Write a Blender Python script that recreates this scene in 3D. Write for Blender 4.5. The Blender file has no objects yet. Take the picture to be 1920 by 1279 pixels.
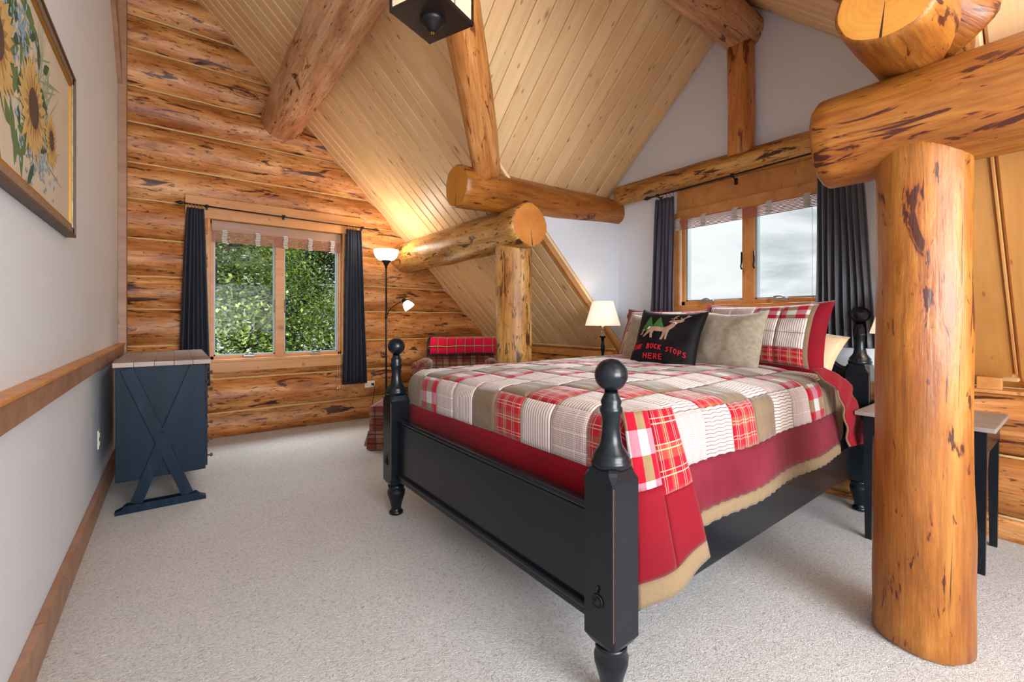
import bpy, bmesh, math, random
from mathutils import Vector, Matrix, noise
C = bpy.context.scene.collection
R = math.radians
random.seed(7)
# ---------------------------------------------------------------- camera, world, light, exposure
cd = bpy.data.cameras.new('camera'); cam = bpy.data.objects.new('camera', cd); C.objects.link(cam)
cam.location = (0, 0, 1.2); cam.rotation_euler = (R(90), 0, -math.atan2(635, 832))
cd.sensor_width = 36; cd.lens = 832 / 1920 * 36; cd.shift_y = -39.5 / 1920; cd.clip_start = .05; cd.clip_end = 300
bpy.context.scene.camera = cam
vs = bpy.context.scene.view_settings
vs.view_transform = 'Standard'; vs.look = 'None'; vs.gamma = 1; vs.use_curve_mapping = False; vs.exposure = 0.38

w = bpy.data.worlds.new('world'); bpy.context.scene.world = w; w.use_nodes = True
nt = w.node_tree; nt.nodes.clear()
def N(nt, t, **k):
    n = nt.nodes.new(t)
    for a, b in k.items(): setattr(n, a, b)
    return n
wo = N(nt, 'ShaderNodeOutputWorld'); bg = N(nt, 'ShaderNodeBackground'); tc = N(nt, 'ShaderNodeTexCoord')
mp = N(nt, 'ShaderNodeMapping'); mp.inputs['Scale'].default_value = (1.0, 1.0, 3.2)
nz = N(nt, 'ShaderNodeTexNoise'); nz.inputs['Scale'].default_value = 4.0; nz.inputs['Detail'].default_value = 8; nz.inputs['Roughness'].default_value = .55
nz.inputs['Distortion'].default_value = .35
rp = N(nt, 'ShaderNodeValToRGB')
rp.color_ramp.elements[0].position = .38; rp.color_ramp.elements[0].color = (.50, .53, .57, 1)
rp.color_ramp.elements[1].position = .64; rp.color_ramp.elements[1].color = (.84, .85, .86, 1)
e = rp.color_ramp.elements.new(.5); e.color = (.77, .785, .81, 1)
nt.links.new(tc.outputs['Generated'], mp.inputs[0]); nt.links.new(mp.outputs[0], nz.inputs[0])
nt.links.new(nz.outputs[0], rp.inputs[0]); nt.links.new(rp.outputs[0], bg.inputs[0]); nt.links.new(bg.outputs[0], wo.inputs[0])
bg.inputs[1].default_value = .95

def area(name, loc, target, sx, sy, power, col=(1, 1, 1)):
    l = bpy.data.lights.new(name, 'AREA'); l.shape = 'RECTANGLE'; l.size = sx; l.size_y = sy; l.energy = power; l.color = col
    o = bpy.data.objects.new(name, l); C.objects.link(o); o.location = loc
    o.rotation_euler = (Vector(target) - Vector(loc)).to_track_quat('-Z', 'Y').to_euler(); return o
area('added_fill_behind_camera', (1.9, -3.0, 3.6), (.9, 3.2, .4), 3.2, 2.0, 150, (.92, .965, 1))  # added soft fill from behind the camera, not a lamp of the room
area('added_fill_upward', (1.0, -2.6, 1.5), (2.4, 2.0, 3.5), 2.6, 1.4, 235, (.93, .97, 1))  # added fill aimed upwards to brighten the ceiling and gable wall
area('added_fill_gable_window', (5.4, 1.7, 3.7), (2.2, 1.7, .6), 2.6, 1.6, 420, (.92, .96, 1))  # unseen lamp added outside above the gable window to boost its daylight
area('added_fill_far_window', (.95, 6.35, 3.6), (1.3, 3.8, .3), 2.4, 1.6, 300, (.92, .96, 1))  # extra lamp out of view outdoors, strengthens daylight through the far window

# ---------------------------------------------------------------- helpers
def lin(r, g, b):
    f = lambda c: (c / 255 / 12.92) if c / 255 <= .04045 else ((c / 255 + .055) / 1.055) ** 2.4
    return (f(r), f(g), f(b), 1)
def tag(o, label=None, cat=None, group=None, kind=None):
    if label: o['label'] = label
    if cat: o['category'] = cat
    if group: o['group'] = group
    if kind: o['kind'] = kind
    return o
def empty(name, loc=(0, 0, 0), **k):
    o = bpy.data.objects.new(name, None); C.objects.link(o); o.location = loc; o.empty_display_size = .05
    return tag(o, **k)
def obj(name, bm, mats, parent=None, smooth=False, M=None, world=True, **k):
    """link a bmesh as one mesh object; coordinates are world ones unless M is given"""
    me = bpy.data.meshes.new(name)
    if isinstance(bm, bmesh.types.BMesh):
        bm.normal_update(); bm.to_mesh(me); bm.free()
    else: me = bm
    if not isinstance(mats, (list, tuple)): mats = [mats]
    if not me.materials:
        for m in mats: me.materials.append(m)
    if smooth:
        me.polygons.foreach_set('use_smooth', [True] * len(me.polygons))
    o = bpy.data.objects.new(name, me); C.objects.link(o)
    if M is not None: o.matrix_world = M
    if parent:
        o.parent = parent
        if world: o.matrix_parent_inverse = PW(parent).inverted()
    return tag(o, **k)
def PW(o):
    m = o.matrix_basis.copy()
    if o.parent: m = PW(o.parent) @ o.matrix_parent_inverse @ m
    return m
def box(bm, c, s, bev=0, rot=None, mi=0):
    r = bmesh.ops.create_cube(bm, size=1)
    vs_ = r['verts']
    M = Matrix.Translation(c) @ (rot.to_4x4() if rot else Matrix()) @ Matrix.Diagonal((*s, 1))
    bmesh.ops.transform(bm, matrix=M, verts=vs_)
    fs = set(f for v in vs_ for f in v.link_faces)
    if bev:
        es = list(set(e_ for v in vs_ for e_ in v.link_edges))
        rr = bmesh.ops.bevel(bm, geom=es, offset=bev, segments=2, affect='EDGES', profile=.6)
        fs = set(rr['faces']) | set(f for f in fs if f.is_valid)
    for f in fs:
        if f.is_valid: f.material_index = mi
    return bm
def bx(a, b, bev=0, **k):
    bm = bmesh.new(); return box(bm, [(a[i] + b[i]) / 2 for i in range(3)], [abs(b[i] - a[i]) for i in range(3)], bev, **k)
def lathe(bm, prof, c=(0, 0, 0), seg=24, M=None, mi=0, caps=True):
    rings = []
    for r_, z in prof:
        rings.append([bm.verts.new((c[0] + r_ * math.cos(2 * math.pi * i / seg), c[1] + r_ * math.sin(2 * math.pi * i / seg), c[2] + z)) for i in range(seg)])
    fs = []
    for a, b in zip(rings, rings[1:]):
        for i in range(seg): fs.append(bm.faces.new((a[i], a[(i + 1) % seg], b[(i + 1) % seg], b[i])))
    if caps: fs.append(bm.faces.new(rings[0][::-1])); fs.append(bm.faces.new(rings[-1]))
    for f in fs: f.material_index = mi; f.smooth = len(f.verts) == 4
    if M is not None: bmesh.ops.transform(bm, matrix=M, verts=[v for r_ in rings for v in r_])
    return bm
def tube(bm, pts, r, seg=8, mi=0, closed=False):
    pts = [Vector(p) for p in pts]; rings = []
    rr = r if isinstance(r, (list, tuple)) else [r] * len(pts)
    for i, p in enumerate(pts):
        d = (pts[min(i + 1, len(pts) - 1)] - pts[max(i - 1, 0)]).normalized()
        a = d.orthogonal().normalized() if i == 0 else (a - d * a.dot(d)).normalized()
        b = d.cross(a)
        rings.append([bm.verts.new(p + (a * math.cos(2 * math.pi * k / seg) + b * math.sin(2 * math.pi * k / seg)) * rr[i]) for k in range(seg)])
    for A, B in zip(rings, rings[1:]):
        for i in range(seg):
            f = bm.faces.new((A[i], A[(i + 1) % seg], B[(i + 1) % seg], B[i])); f.smooth = True; f.material_index = mi
    for q, rg in ((-1, rings[0]), (1, rings[-1])):
        f = bm.faces.new(rg[::q]); f.material_index = mi
    return bm
def prism(bm, pts, d, mi=0):
    """polygon pts (3D) extruded by vector d"""
    a = [bm.verts.new(p) for p in pts]; b = [bm.verts.new(Vector(p) + Vector(d)) for p in pts]
    n = len(a)
    fs = [bm.faces.new(a[::-1]), bm.faces.new(b)] + [bm.faces.new((a[i], a[(i + 1) % n], b[(i + 1) % n], b[i])) for i in range(n)]
    for f in fs: f.material_index = mi
    bmesh.ops.recalc_face_normals(bm, faces=fs)
    return bm
def axisM(p0, p1, up=(0, 0, 1)):
    x = (Vector(p1) - Vector(p0)); L = x.length; x.normalize()
    z = Vector(up); z = (z - x * z.dot(x))
    if z.length < 1e-3: z = Vector((0, 1, 0)); z = z - x * z.dot(x)
    z.normalize(); y = z.cross(x)
    M = Matrix((x, y, z)).transposed().to_4x4(); M.translation = p0
    return M, L

# ---------------------------------------------------------------- materials
def mat(name):
    m = bpy.data.materials.new(name); m.use_nodes = True; nt = m.node_tree
    return m, nt, nt.nodes['Principled BSDF']
def mth(nt, op, a, b=None, c=None):
    n = N(nt, 'ShaderNodeMath', operation=op)
    for i, v in enumerate((a, b, c)):
        if v is None: continue
        if isinstance(v, (int, float)): n.inputs[i].default_value = v
        else: nt.links.new(v, n.inputs[i])
    return n.outputs[0]
def mix(nt, fac, a, b, bt='MIX'):
    n = N(nt, 'ShaderNodeMix', data_type='RGBA', blend_type=bt)
    for s, v in ((n.inputs[0], fac), (n.inputs[6], a), (n.inputs[7], b)):
        if isinstance(v, (int, float)): s.default_value = v
        elif isinstance(v, tuple): s.default_value = v
        else: nt.links.new(v, s)
    return n.outputs[2]
def ramp(nt, f, *st):
    n = N(nt, 'ShaderNodeValToRGB'); cr = n.color_ramp
    while len(cr.elements) > 1: cr.elements.remove(cr.elements[-1])
    cr.elements[0].position = st[0][0]; cr.elements[0].color = st[0][1] if isinstance(st[0][1], tuple) else (st[0][1],) * 3 + (1,)
    for p, c_ in st[1:]:
        e_ = cr.elements.new(p); e_.color = c_ if isinstance(c_, tuple) else (c_,) * 3 + (1,)
    nt.links.new(f, n.inputs[0]); return n.outputs[0]
def coords(nt, scale, src='Object', rnd=True, loc=(0, 0, 0)):
    tc = N(nt, 'ShaderNodeTexCoord'); mp = N(nt, 'ShaderNodeMapping'); mp.inputs['Scale'].default_value = scale
    mp.inputs['Location'].default_value = loc
    o = tc.outputs[src]
    if rnd:
        oi = N(nt, 'ShaderNodeObjectInfo'); va = N(nt, 'ShaderNodeVectorMath', operation='ADD')
        nt.links.new(o, va.inputs[0]); nt.links.new(mth(nt, 'MULTIPLY', oi.outputs['Random'], 47.0), va.inputs[1]); o = va.outputs[0]
    nt.links.new(o, mp.inputs[0]); return mp.outputs[0]
def tex(nt, kind, vec, scale=1, detail=4, rough=.55, dist=0):
    n = N(nt, 'ShaderNodeTexNoise' if kind == 'noise' else 'ShaderNodeTexVoronoi'); nt.links.new(vec, n.inputs['Vector'])
    n.inputs['Scale'].default_value = scale
    if kind == 'noise':
        n.inputs['Detail'].default_value = detail; n.inputs['Roughness'].default_value = rough; n.inputs['Distortion'].default_value = dist
        return n.outputs['Fac'] if 'Fac' in n.outputs else n.outputs[0]
    return n.outputs['Distance']
def bump(nt, b, h, strength=.3, dist=.01):
    n = N(nt, 'ShaderNodeBump'); n.inputs['Strength'].default_value = strength; n.inputs['Distance'].default_value = dist
    nt.links.new(h, n.inputs['Height']); nt.links.new(n.outputs[0], b.inputs['Normal'])

def log_mat(name, light, mid, dark, scar=.665, pcol=lin(62, 30, 18), rough=.4, ss=(4.2, 19, 19), flecks=.68, big=.70, halo=lin(132, 62, 26)):
    """peeled, varnished log; the grain runs along local X"""
    m, nt, b = mat(name)
    n1 = tex(nt, 'noise', coords(nt, (1.3, 6, 6)), 1, 6, .65, .6)
    base = ramp(nt, n1, (.32, dark), (.5, mid), (.66, light))
    n2 = tex(nt, 'noise', coords(nt, (.8, 2.2, 2.2), loc=(4, 4, 4)), 1, 3, .5, .3)
    base = mix(nt, .8, base, ramp(nt, n2, (.35, .78), (.62, 1.0)), 'MULTIPLY')
    fib = tex(nt, 'noise', coords(nt, (4, 75, 75)), 1, 5, .65)
    base = mix(nt, .7, base, ramp(nt, fib, (.35, .62), (.56, 1.0)), 'MULTIPLY')
    st = tex(nt, 'noise', coords(nt, (1.6, 26, 26), loc=(2, 8, 1)), 1, 4, .6, .2)
    base = mix(nt, mth(nt, 'MULTIPLY', ramp(nt, st, (.56, 0.0), (.68, 1.0)), .45), base, halo)
    def marks(base, scale, loc, thr, soft, amt, detail, dist):
        pn = tex(nt, 'noise', coords(nt, scale, loc=loc), 1, detail, .62, dist)
        base = mix(nt, mth(nt, 'MULTIPLY', ramp(nt, pn, (thr - .035, 0.0), (thr, 1.0)), amt * .6), base, halo)
        return mix(nt, mth(nt, 'MULTIPLY', ramp(nt, pn, (thr, 0.0), (thr + soft, 1.0)), amt), base, pcol)
    base = marks(base, ss, (3, 1, 7), scar, .02, .9, 4, .8)
    base = marks(base, (2.0, 8, 8), (13, 4, 2), big, .02, .85, 6, 1.2)
    base = marks(base, (12, 46, 46), (9, 2, 1), flecks, .03, .75, 3, .6)
    cn = tex(nt, 'noise', coords(nt, (.10, 2.3, 2.3), loc=(5, 5, 5)), 1, 1, .4, 0)
    cw = tex(nt, 'noise', coords(nt, (2.5, 2.5, 2.5), loc=(1, 5, 5)), 1, 2)
    ck = mth(nt, 'LESS_THAN', mth(nt, 'ABSOLUTE', mth(nt, 'SUBTRACT', mth(nt, 'ADD', cn, mth(nt, 'MULTIPLY', fib, .004)), .44)), mth(nt, 'MULTIPLY', ramp(nt, cw, (.5, 0.0), (.62, 1.0)), .0016))
    base = mix(nt, mth(nt, 'MULTIPLY', ck, .85), base, lin(52, 28, 16))
    nt.links.new(base, b.inputs['Base Color']); b.inputs['Roughness'].default_value = rough
    b.inputs['Specular IOR Level'].default_value = .4
    bg_ = tex(nt, 'noise', coords(nt, (3.5, 11, 11)), 1, 5, .6)
    bump(nt, b, mth(nt, 'ADD', mth(nt, 'MULTIPLY', fib, .3), bg_), .55, .012)
    return m
M_wall = log_mat('log_wall_wood', lin(234, 176, 116), lin(200, 130, 68), lin(146, 80, 32), .61, rough=.42, pcol=lin(46, 24, 16), ss=(2.6, 15, 15), flecks=.62, big=.66, halo=lin(128, 62, 26))
M_post = log_mat('log_post_wood', lin(184, 122, 54), lin(162, 98, 36), lin(128, 70, 26), .63, lin(56, 22, 14), .36, (2.9, 13.5, 13.5), flecks=.66, big=.68)
M_purl = log_mat('purlin_wood', lin(232, 184, 112), lin(206, 150, 76), lin(156, 98, 44), .61, lin(44, 26, 20), .42, (3.4, 15, 15), flecks=.61, big=.67)
M_valley = log_mat('valley_wood', lin(224, 160, 98), lin(206, 136, 72), lin(174, 102, 44), .62, lin(104, 42, 20), .42, (3.2, 15, 15))
M_pale = log_mat('pale_log_wood', lin(230, 184, 144), lin(212, 158, 116), lin(172, 112, 74), .63, lin(76, 44, 34), .48, (3.0, 13, 13), flecks=.65, big=.67)
def end_mat(name, c1, c2):
    m, nt, b = mat(name)
    tc = N(nt, 'ShaderNodeTexCoord'); sp = N(nt, 'ShaderNodeSeparateXYZ'); nt.links.new(tc.outputs['Object'], sp.inputs[0])
    y, z = sp.outputs[1], sp.outputs[2]
    r_ = mth(nt, 'SQRT', mth(nt, 'ADD', mth(nt, 'MULTIPLY', y, y), mth(nt, 'MULTIPLY', z, z)))
    wob = tex(nt, 'noise', coords(nt, (4, 14, 14)), 1, 3)
    ring = mth(nt, 'SINE', mth(nt, 'MULTIPLY', mth(nt, 'ADD', r_, mth(nt, 'MULTIPLY', wob, .03)), 330.0))
    big = tex(nt, 'noise', coords(nt, (6, 6, 6)), 1, 3)
    col = mix(nt, mth(nt, 'MULTIPLY', mth(nt, 'ADD', ring, 1.0), .05), ramp(nt, big, (.35, c2), (.65, c1)), lin(120, 62, 24))
    ck = mth(nt, 'MULTIPLY', mth(nt, 'LESS_THAN', mth(nt, 'ABSOLUTE', mth(nt, 'ADD', y, mth(nt, 'MULTIPLY', z, .12))), mth(nt, 'MULTIPLY', z, -.03)), mth(nt, 'LESS_THAN', z, -.02))
    col = mix(nt, ck, col, lin(40, 18, 8))
    nt.links.new(col, b.inputs['Base Color']); b.inputs['Roughness'].default_value = .5
    return m
M_end = end_mat('log_end_grain', lin(206, 134, 62), lin(186, 110, 44))
M_end2 = end_mat('log_end_grain_amber', lin(208, 142, 54), lin(192, 122, 40))

def pine_mat(name, light, dark, rough=.45, knot=True, var=.25, grain=1.0):
    m, nt, b = mat(name)
    oi = N(nt, 'ShaderNodeObjectInfo')
    n1 = tex(nt, 'noise', coords(nt, (.8, 7, 7)), 1, 4, .6, .5)
    base = ramp(nt, n1, (.3, dark), (.65, light))
    fib = tex(nt, 'noise', coords(nt, (2.2, 80, 80)), 1, 3, .6)
    base = mix(nt, .22 * grain, base, ramp(nt, fib, (.3, .6), (.6, 1.0)), 'MULTIPLY')
    base = mix(nt, 1.0, base, ramp(nt, oi.outputs['Random'], (0, 1 - var), (1, 1.0)), 'MULTIPLY')
    if knot:
        v = tex(nt, 'voronoi', coords(nt, (2.6, 6.5, 3), loc=(2, 3, 4)), 1.0)
        base = mix(nt, mth(nt, 'MULTIPLY', ramp(nt, v, (.05, 1.0), (.085, .45), (.16, 0.0)), .75), base, lin(140, 76, 36))
        v = tex(nt, 'voronoi', coords(nt, (5, 15, 5), loc=(7, 1, 4)), 1.0)
        base = mix(nt, mth(nt, 'MULTIPLY', ramp(nt, v, (.08, 1.0), (.12, 0.0)), .6), base, lin(120, 68, 36))
    nt.links.new(base, b.inputs['Base Color']); b.inputs['Roughness'].default_value = rough
    bump(nt, b, fib, .12, .004)
    return m
M_pine = pine_mat('pine_plank', lin(248, 214, 164), lin(238, 194, 140), var=.13)
M_pine_d = pine_mat('pine_plank_amber', lin(216, 158, 84), lin(192, 128, 58), var=.14)
M_trimw = pine_mat('fir_trim', lin(206, 146, 82), lin(182, 116, 54), var=.05)
M_rail = pine_mat('stained_rail', lin(170, 130, 104), lin(144, 102, 76), var=.05)
M_board = pine_mat('wide_board', lin(206, 148, 80), lin(186, 122, 58), var=.08)

def plain(name, col, rough=.6, metal=0, spec=.5, noise_=None, bmp=None, emit=None):
    m, nt, b = mat(name)
    b.inputs['Base Color'].default_value = col; b.inputs['Roughness'].default_value = rough; b.inputs['Metallic'].default_value = metal
    b.inputs['Specular IOR Level'].default_value = spec
    if noise_:
        s, amt = noise_
        n = tex(nt, 'noise', coords(nt, (s, s, s), rnd=False), 1, 4)
        k = ramp(nt, n, (.3, 1 - amt), (.7, 1.0))
        nt.links.new(mix(nt, 1.0, col, k, 'MULTIPLY'), b.inputs['Base Color'])
    if bmp:
        s, st, d = bmp
        bump(nt, b, tex(nt, 'noise', coords(nt, (s, s, s), rnd=False), 1, 4, .6), st, d)
    if emit:
        b.inputs['Emission Color'].default_value = emit[0]; b.inputs['Emission Strength'].default_value = emit[1]
    return m
M_white = plain('wall_paint', lin(220, 225, 234), .7, noise_=(1.2, .03), bmp=(14, .05, .01))
M_chink = plain('chinking', lin(206, 170, 116), .8)
M_black = plain('black_metal', lin(34, 32, 34), .4, .6)
M_bed = plain('black_painted_wood', lin(14, 22, 30), .27, spec=.38, noise_=(5, .3), bmp=(9, .04, .01))
M_bededge = plain('worn_edge', lin(120, 74, 44), .6)
M_navy = None
def navy():
    m, nt, b = mat('navy_painted_wood')
    n = tex(nt, 'noise', coords(nt, (18, 18, 1.2), rnd=False), 1, 5, .6)
    col = ramp(nt, n, (.35, lin(4, 22, 38)), (.62, lin(8, 34, 54)), (.74, lin(44, 42, 42)))
    nt.links.new(col, b.inputs['Base Color']); b.inputs['Roughness'].default_value = .5; b.inputs['Specular IOR Level'].default_value = .2
    bump(nt, b, n, .15, .004); return m
M_navy = navy()
M_curtain = plain('navy_curtain', lin(38, 42, 54), .75, bmp=(120, .1, .002))
M_curtain3 = plain('plum_grey_curtain', lin(70, 66, 80), .7, bmp=(120, .1, .002))
M_curtain2 = plain('charcoal_curtain', lin(96, 97, 104), .7, bmp=(120, .1, .002))
M_glaze = plain('window_glazing_bar', lin(150, 164, 172), .4)
M_chrome = plain('grey_crank', lin(150, 152, 154), .3, .7)
M_plate = plain('outlet_plastic', lin(236, 228, 208), .4)
M_slot = plain('outlet_slot', lin(30, 28, 26), .6)
M_tape = plain('blind_tape', lin(186, 184, 176), .9)
M_slat = plain('blind_slat', lin(176, 108, 82), .55, noise_=(30, .25))
M_red = None

def glass():
    m, nt, b = mat('window_glass'); nt.nodes.remove(b)
    o = nt.nodes['Material Output']; t = N(nt, 'ShaderNodeBsdfTransparent'); g = N(nt, 'ShaderNodeBsdfGlossy'); g.inputs['Roughness'].default_value = .02
    f = N(nt, 'ShaderNodeFresnel'); f.inputs[0].default_value = 1.35; mx = N(nt, 'ShaderNodeMixShader')
    t.inputs[0].default_value = (.96, .98, .97, 1)
    nt.links.new(mth(nt, 'MULTIPLY', f.outputs[0], .12), mx.inputs[0]); nt.links.new(t.outputs[0], mx.inputs[1]); nt.links.new(g.outputs[0], mx.inputs[2]); nt.links.new(mx.outputs[0], o.inputs[0])
    return m
M_glass = glass()

def carpet():
    m, nt, b = mat('carpet')
    v = coords(nt, (1, 1, 1), rnd=False)
    n = tex(nt, 'noise', v, 190, 3, .7); n2 = tex(nt, 'noise', v, 3, 4, .6); n3 = tex(nt, 'noise', v, 85, 3, .7, 1.2)
    col = ramp(nt, n3, (.32, lin(168, 164, 162)), (.45, lin(205, 203, 202)), (.64, lin(220, 218, 218)))
    col = mix(nt, .5, col, ramp(nt, n, (.34, .6), (.52, 1.0)), 'MULTIPLY')
    col = mix(nt, 1.0, col, ramp(nt, n2, (.3, .94), (.7, 1.0)), 'MULTIPLY')
    nt.links.new(col, b.inputs['Base Color']); b.inputs['Roughness'].default_value = .95; b.inputs['Specular IOR Level'].default_value = .1
    bump(nt, b, mth(nt, 'ADD', mth(nt, 'MULTIPLY', n3, 1.0), mth(nt, 'MULTIPLY', n, .5)), .8, .010)
    return m
M_carpet = carpet()

# fabrics on UV
def uvc(nt, s=1, off=0):
    tc = N(nt, 'ShaderNodeTexCoord'); sp = N(nt, 'ShaderNodeSeparateXYZ'); nt.links.new(tc.outputs['UV'], sp.inputs[0])
    return sp.outputs[0], sp.outputs[1]
def band(nt, c, freq, ph, w_):
    return mth(nt, 'LESS_THAN', mth(nt, 'FRACT', mth(nt, 'ADD', mth(nt, 'MULTIPLY', c, freq), ph)), w_)
def fabric(name, build, wr=(34, .8, .008), rough=.9, sheen=.35):
    m, nt, b = mat(name); u, v = uvc(nt); col = build(nt, u, v)
    weave = tex(nt, 'noise', coords(nt, (60, 60, 60), rnd=False), 1, 3)
    col = mix(nt, .25, col, ramp(nt, weave, (.3, .75), (.7, 1.0)), 'MULTIPLY')
    nt.links.new(col, b.inputs['Base Color']); b.inputs['Roughness'].default_value = rough; b.inputs['Specular IOR Level'].default_value = .2
    b.inputs['Sheen Weight'].default_value = sheen; b.inputs['Sheen Roughness'].default_value = .4
    bump(nt, b, tex(nt, 'noise', coords(nt, (wr[0], wr[0] * .35, wr[0] * .35), rnd=False), 1, 3, .5, .6), wr[1], wr[2])
    return m
CREAM, WINE, REDC, BRN, TAN = lin(218, 209, 202), lin(150, 28, 44), lin(166, 10, 36), lin(130, 109, 86), lin(144, 122, 94)
def f_stripe(nt, u, v): return mix(nt, mth(nt, 'MULTIPLY', band(nt, u, 13, .1, .27), .9), CREAM, lin(126, 66, 62))
def f_stripe2(nt, u, v): return mix(nt, mth(nt, 'MULTIPLY', band(nt, v, 15, .1, .22), .85), CREAM, lin(140, 90, 78))
def f_pink(nt, u, v):
    a = mth(nt, 'MULTIPLY', mth(nt, 'ADD', band(nt, u, 26, 0, .5), band(nt, v, 26, 0, .5)), .36)
    c_ = mix(nt, a, CREAM, lin(132, 24, 52))
    wl = mth(nt, 'MAXIMUM', band(nt, u, 3, .1, .05), band(nt, v, 3, .4, .05)); return mix(nt, wl, c_, CREAM)
def f_redpl(nt, u, v):
    a = mth(nt, 'MULTIPLY', mth(nt, 'ADD', band(nt, u, 1.6, .2, .3), band(nt, v, 1.6, .35, .3)), .28)
    c_ = mix(nt, a, REDC, lin(140, 110, 70))
    l = mth(nt, 'MAXIMUM', mth(nt, 'MAXIMUM', band(nt, u, 3.2, .1, .05), band(nt, u, 3.2, .3, .04)), mth(nt, 'MAXIMUM', band(nt, v, 3.2, .5, .05), band(nt, v, 3.2, .7, .04)))
    return mix(nt, mth(nt, 'MULTIPLY', l, .6), c_, lin(214, 188, 160))
def f_brown(nt, u, v): return mix(nt, ramp(nt, tex(nt, 'noise', coords(nt, (9, 9, 9), rnd=False), 1, 3), (.3, 0.0), (.7, 1.0)), lin(118, 95, 70), BRN)
def f_check(nt, u, v):
    a = mth(nt, 'ADD', band(nt, u, 1.5, .15, .5), mth(nt, 'MULTIPLY', band(nt, v, 1.5, .15, .5), 2.0))
    n = N(nt, 'ShaderNodeValToRGB'); cr = n.color_ramp; cr.interpolation = 'CONSTANT'
    cr.elements[0].color = lin(196, 194, 190); cr.elements[1].position = .2; cr.elements[1].color = lin(176, 112, 124)
    e1 = cr.elements.new(.5); e1.color = lin(140, 112, 80); e2 = cr.elements.new(.85); e2.color = REDC
    nt.links.new(mth(nt, 'DIVIDE', a, 3.0), n.inputs[0]); return n.outputs[0]
def f_wine(nt, u, v): return mix(nt, ramp(nt, tex(nt, 'noise', coords(nt, (2, 2, 2), rnd=False), 1, 2), (.35, 0.0), (.65, 1.0)), lin(116, 5, 24), lin(138, 3, 24))
F = {'S': fabric('quilt_stripe', f_stripe), 'P': fabric('quilt_pink_gingham', f_pink), 'R': fabric('quilt_red_plaid', f_redpl),
     'B': fabric('quilt_brown', f_brown), 'C': fabric('quilt_check', f_check), 'T': fabric('quilt_stripe_cross', f_stripe2)}
M_red = fabric('red_velvet', f_wine, (12, .35, .008), .8, .1)
M_wine = fabric('wine_velvet', lambda nt, u, v: mix(nt, ramp(nt, tex(nt, 'noise', coords(nt, (2.5, 2.5, 2.5), rnd=False), 1, 3), (.35, 0.0), (.65, 1.0)), lin(100, 12, 30), lin(126, 34, 52)), (14, .5, .008), .65, .12)
M_tan = fabric('tan_binding', lambda nt, u, v: mix(nt, band(nt, u, 22, 0, .35), TAN, lin(112, 90, 66)), (40, .5, .006), .9, .1)
M_beige = fabric('beige_cushion_linen', lambda nt, u, v: mix(nt, ramp(nt, tex(nt, 'noise', coords(nt, (40, 40, 40), rnd=False), 1, 3), (.3, 0.0), (.7, 1.0)), lin(158, 146, 126), lin(182, 170, 150)), (60, .2, .003))
M_velvet = fabric('black_cushion_velvet', lambda nt, u, v: mix(nt, ramp(nt, tex(nt, 'noise', coords(nt, (5, 5, 5), rnd=False), 1, 3), (.4, 0.0), (.7, 1.0)), lin(12, 11, 15), lin(30, 24, 26)), (8, .3, .01), .6, .05)
M_tanpillow = fabric('tan_pillow_satin', lambda nt, u, v: mix(nt, 0.0, lin(220, 188, 150), lin(220, 188, 150)), (10, .5, .01), .5)
M_sheet = plain('mattress_fabric', lin(120, 96, 70), .9)
def f_chair(nt, u, v):
    c_ = lin(128, 62, 54)
    a = mth(nt, 'MULTIPLY', mth(nt, 'ADD', band(nt, u, 6, .1, .4), band(nt, v, 6, .3, .4)), .33)
    c_ = mix(nt, a, c_, lin(172, 146, 122))
    l = mth(nt, 'MAXIMUM', band(nt, u, 12, .2, .14), band(nt, v, 12, .3, .14)); return mix(nt, mth(nt, 'MULTIPLY', l, .75), c_, lin(52, 36, 36))
M_chair = fabric('armchair_plaid', f_chair, (40, .15, .004))
def f_throw(nt, u, v):
    l = mth(nt, 'MAXIMUM', band(nt, u, 8, .2, .13), band(nt, v, 8, .3, .13)); c_ = mix(nt, mth(nt, 'MULTIPLY', l, .85), lin(214, 16, 66), lin(44, 30, 30))
    l2 = mth(nt, 'MAXIMUM', band(nt, u, 8, .14, .05), band(nt, v, 8, .24, .05)); return mix(nt, l2, c_, lin(190, 176, 110))
M_throw = fabric('throw_tartan', f_throw, (20, .3, .01))
M_fringe = plain('throw_fringe', lin(34, 26, 30), .9)
M_shade = None
def shade(name, col, strength, base=lin(236, 224, 206)):
    m, nt, b = mat(name); b.inputs['Base Color'].default_value = base; b.inputs['Roughness'].default_value = .8
    b.inputs['Emission Color'].default_value = col; b.inputs['Emission Strength'].default_value = strength; return m
M_shade = shade('lamp_shade_linen', (1, .86, .66, 1), .55)
M_bowl = shade('lit_lamp_glass', (1, .93, .78, 1), 3.2)
M_lantglass = shade('lantern_pane', (1, .9, .78, 1), .35, lin(214, 196, 176))
def pane_mat():
    m, nt, b = mat('lantern_pane'); o = nt.nodes['Material Output']; t = N(nt, 'ShaderNodeBsdfTranslucent'); t.inputs[0].default_value = lin(235, 222, 205)
    mx = N(nt, 'ShaderNodeMixShader'); mx.inputs[0].default_value = .5; b.inputs['Base Color'].default_value = lin(224, 208, 190)
    nt.links.new(b.outputs[0], mx.inputs[1]); nt.links.new(t.outputs[0], mx.inputs[2]); nt.links.new(mx.outputs[0], o.inputs[0]); return m
M_lantglass = pane_mat()
M_lant = plain('dark_bronze', lin(52, 40, 38), .4, .5)
M_grey = plain('grey_weathered_top', lin(150, 138, 132), .5, noise_=(12, .25))
M_dtop = pine_mat('dresser_top_wood', lin(172, 154, 144), lin(136, 118, 110), var=.12, knot=False)
M_gold = plain('gold_frame', lin(168, 122, 40), .4, .6)
M_silver = plain('antique_silver_frame', lin(160, 146, 130), .4, .5, noise_=(40, .5))
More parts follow.
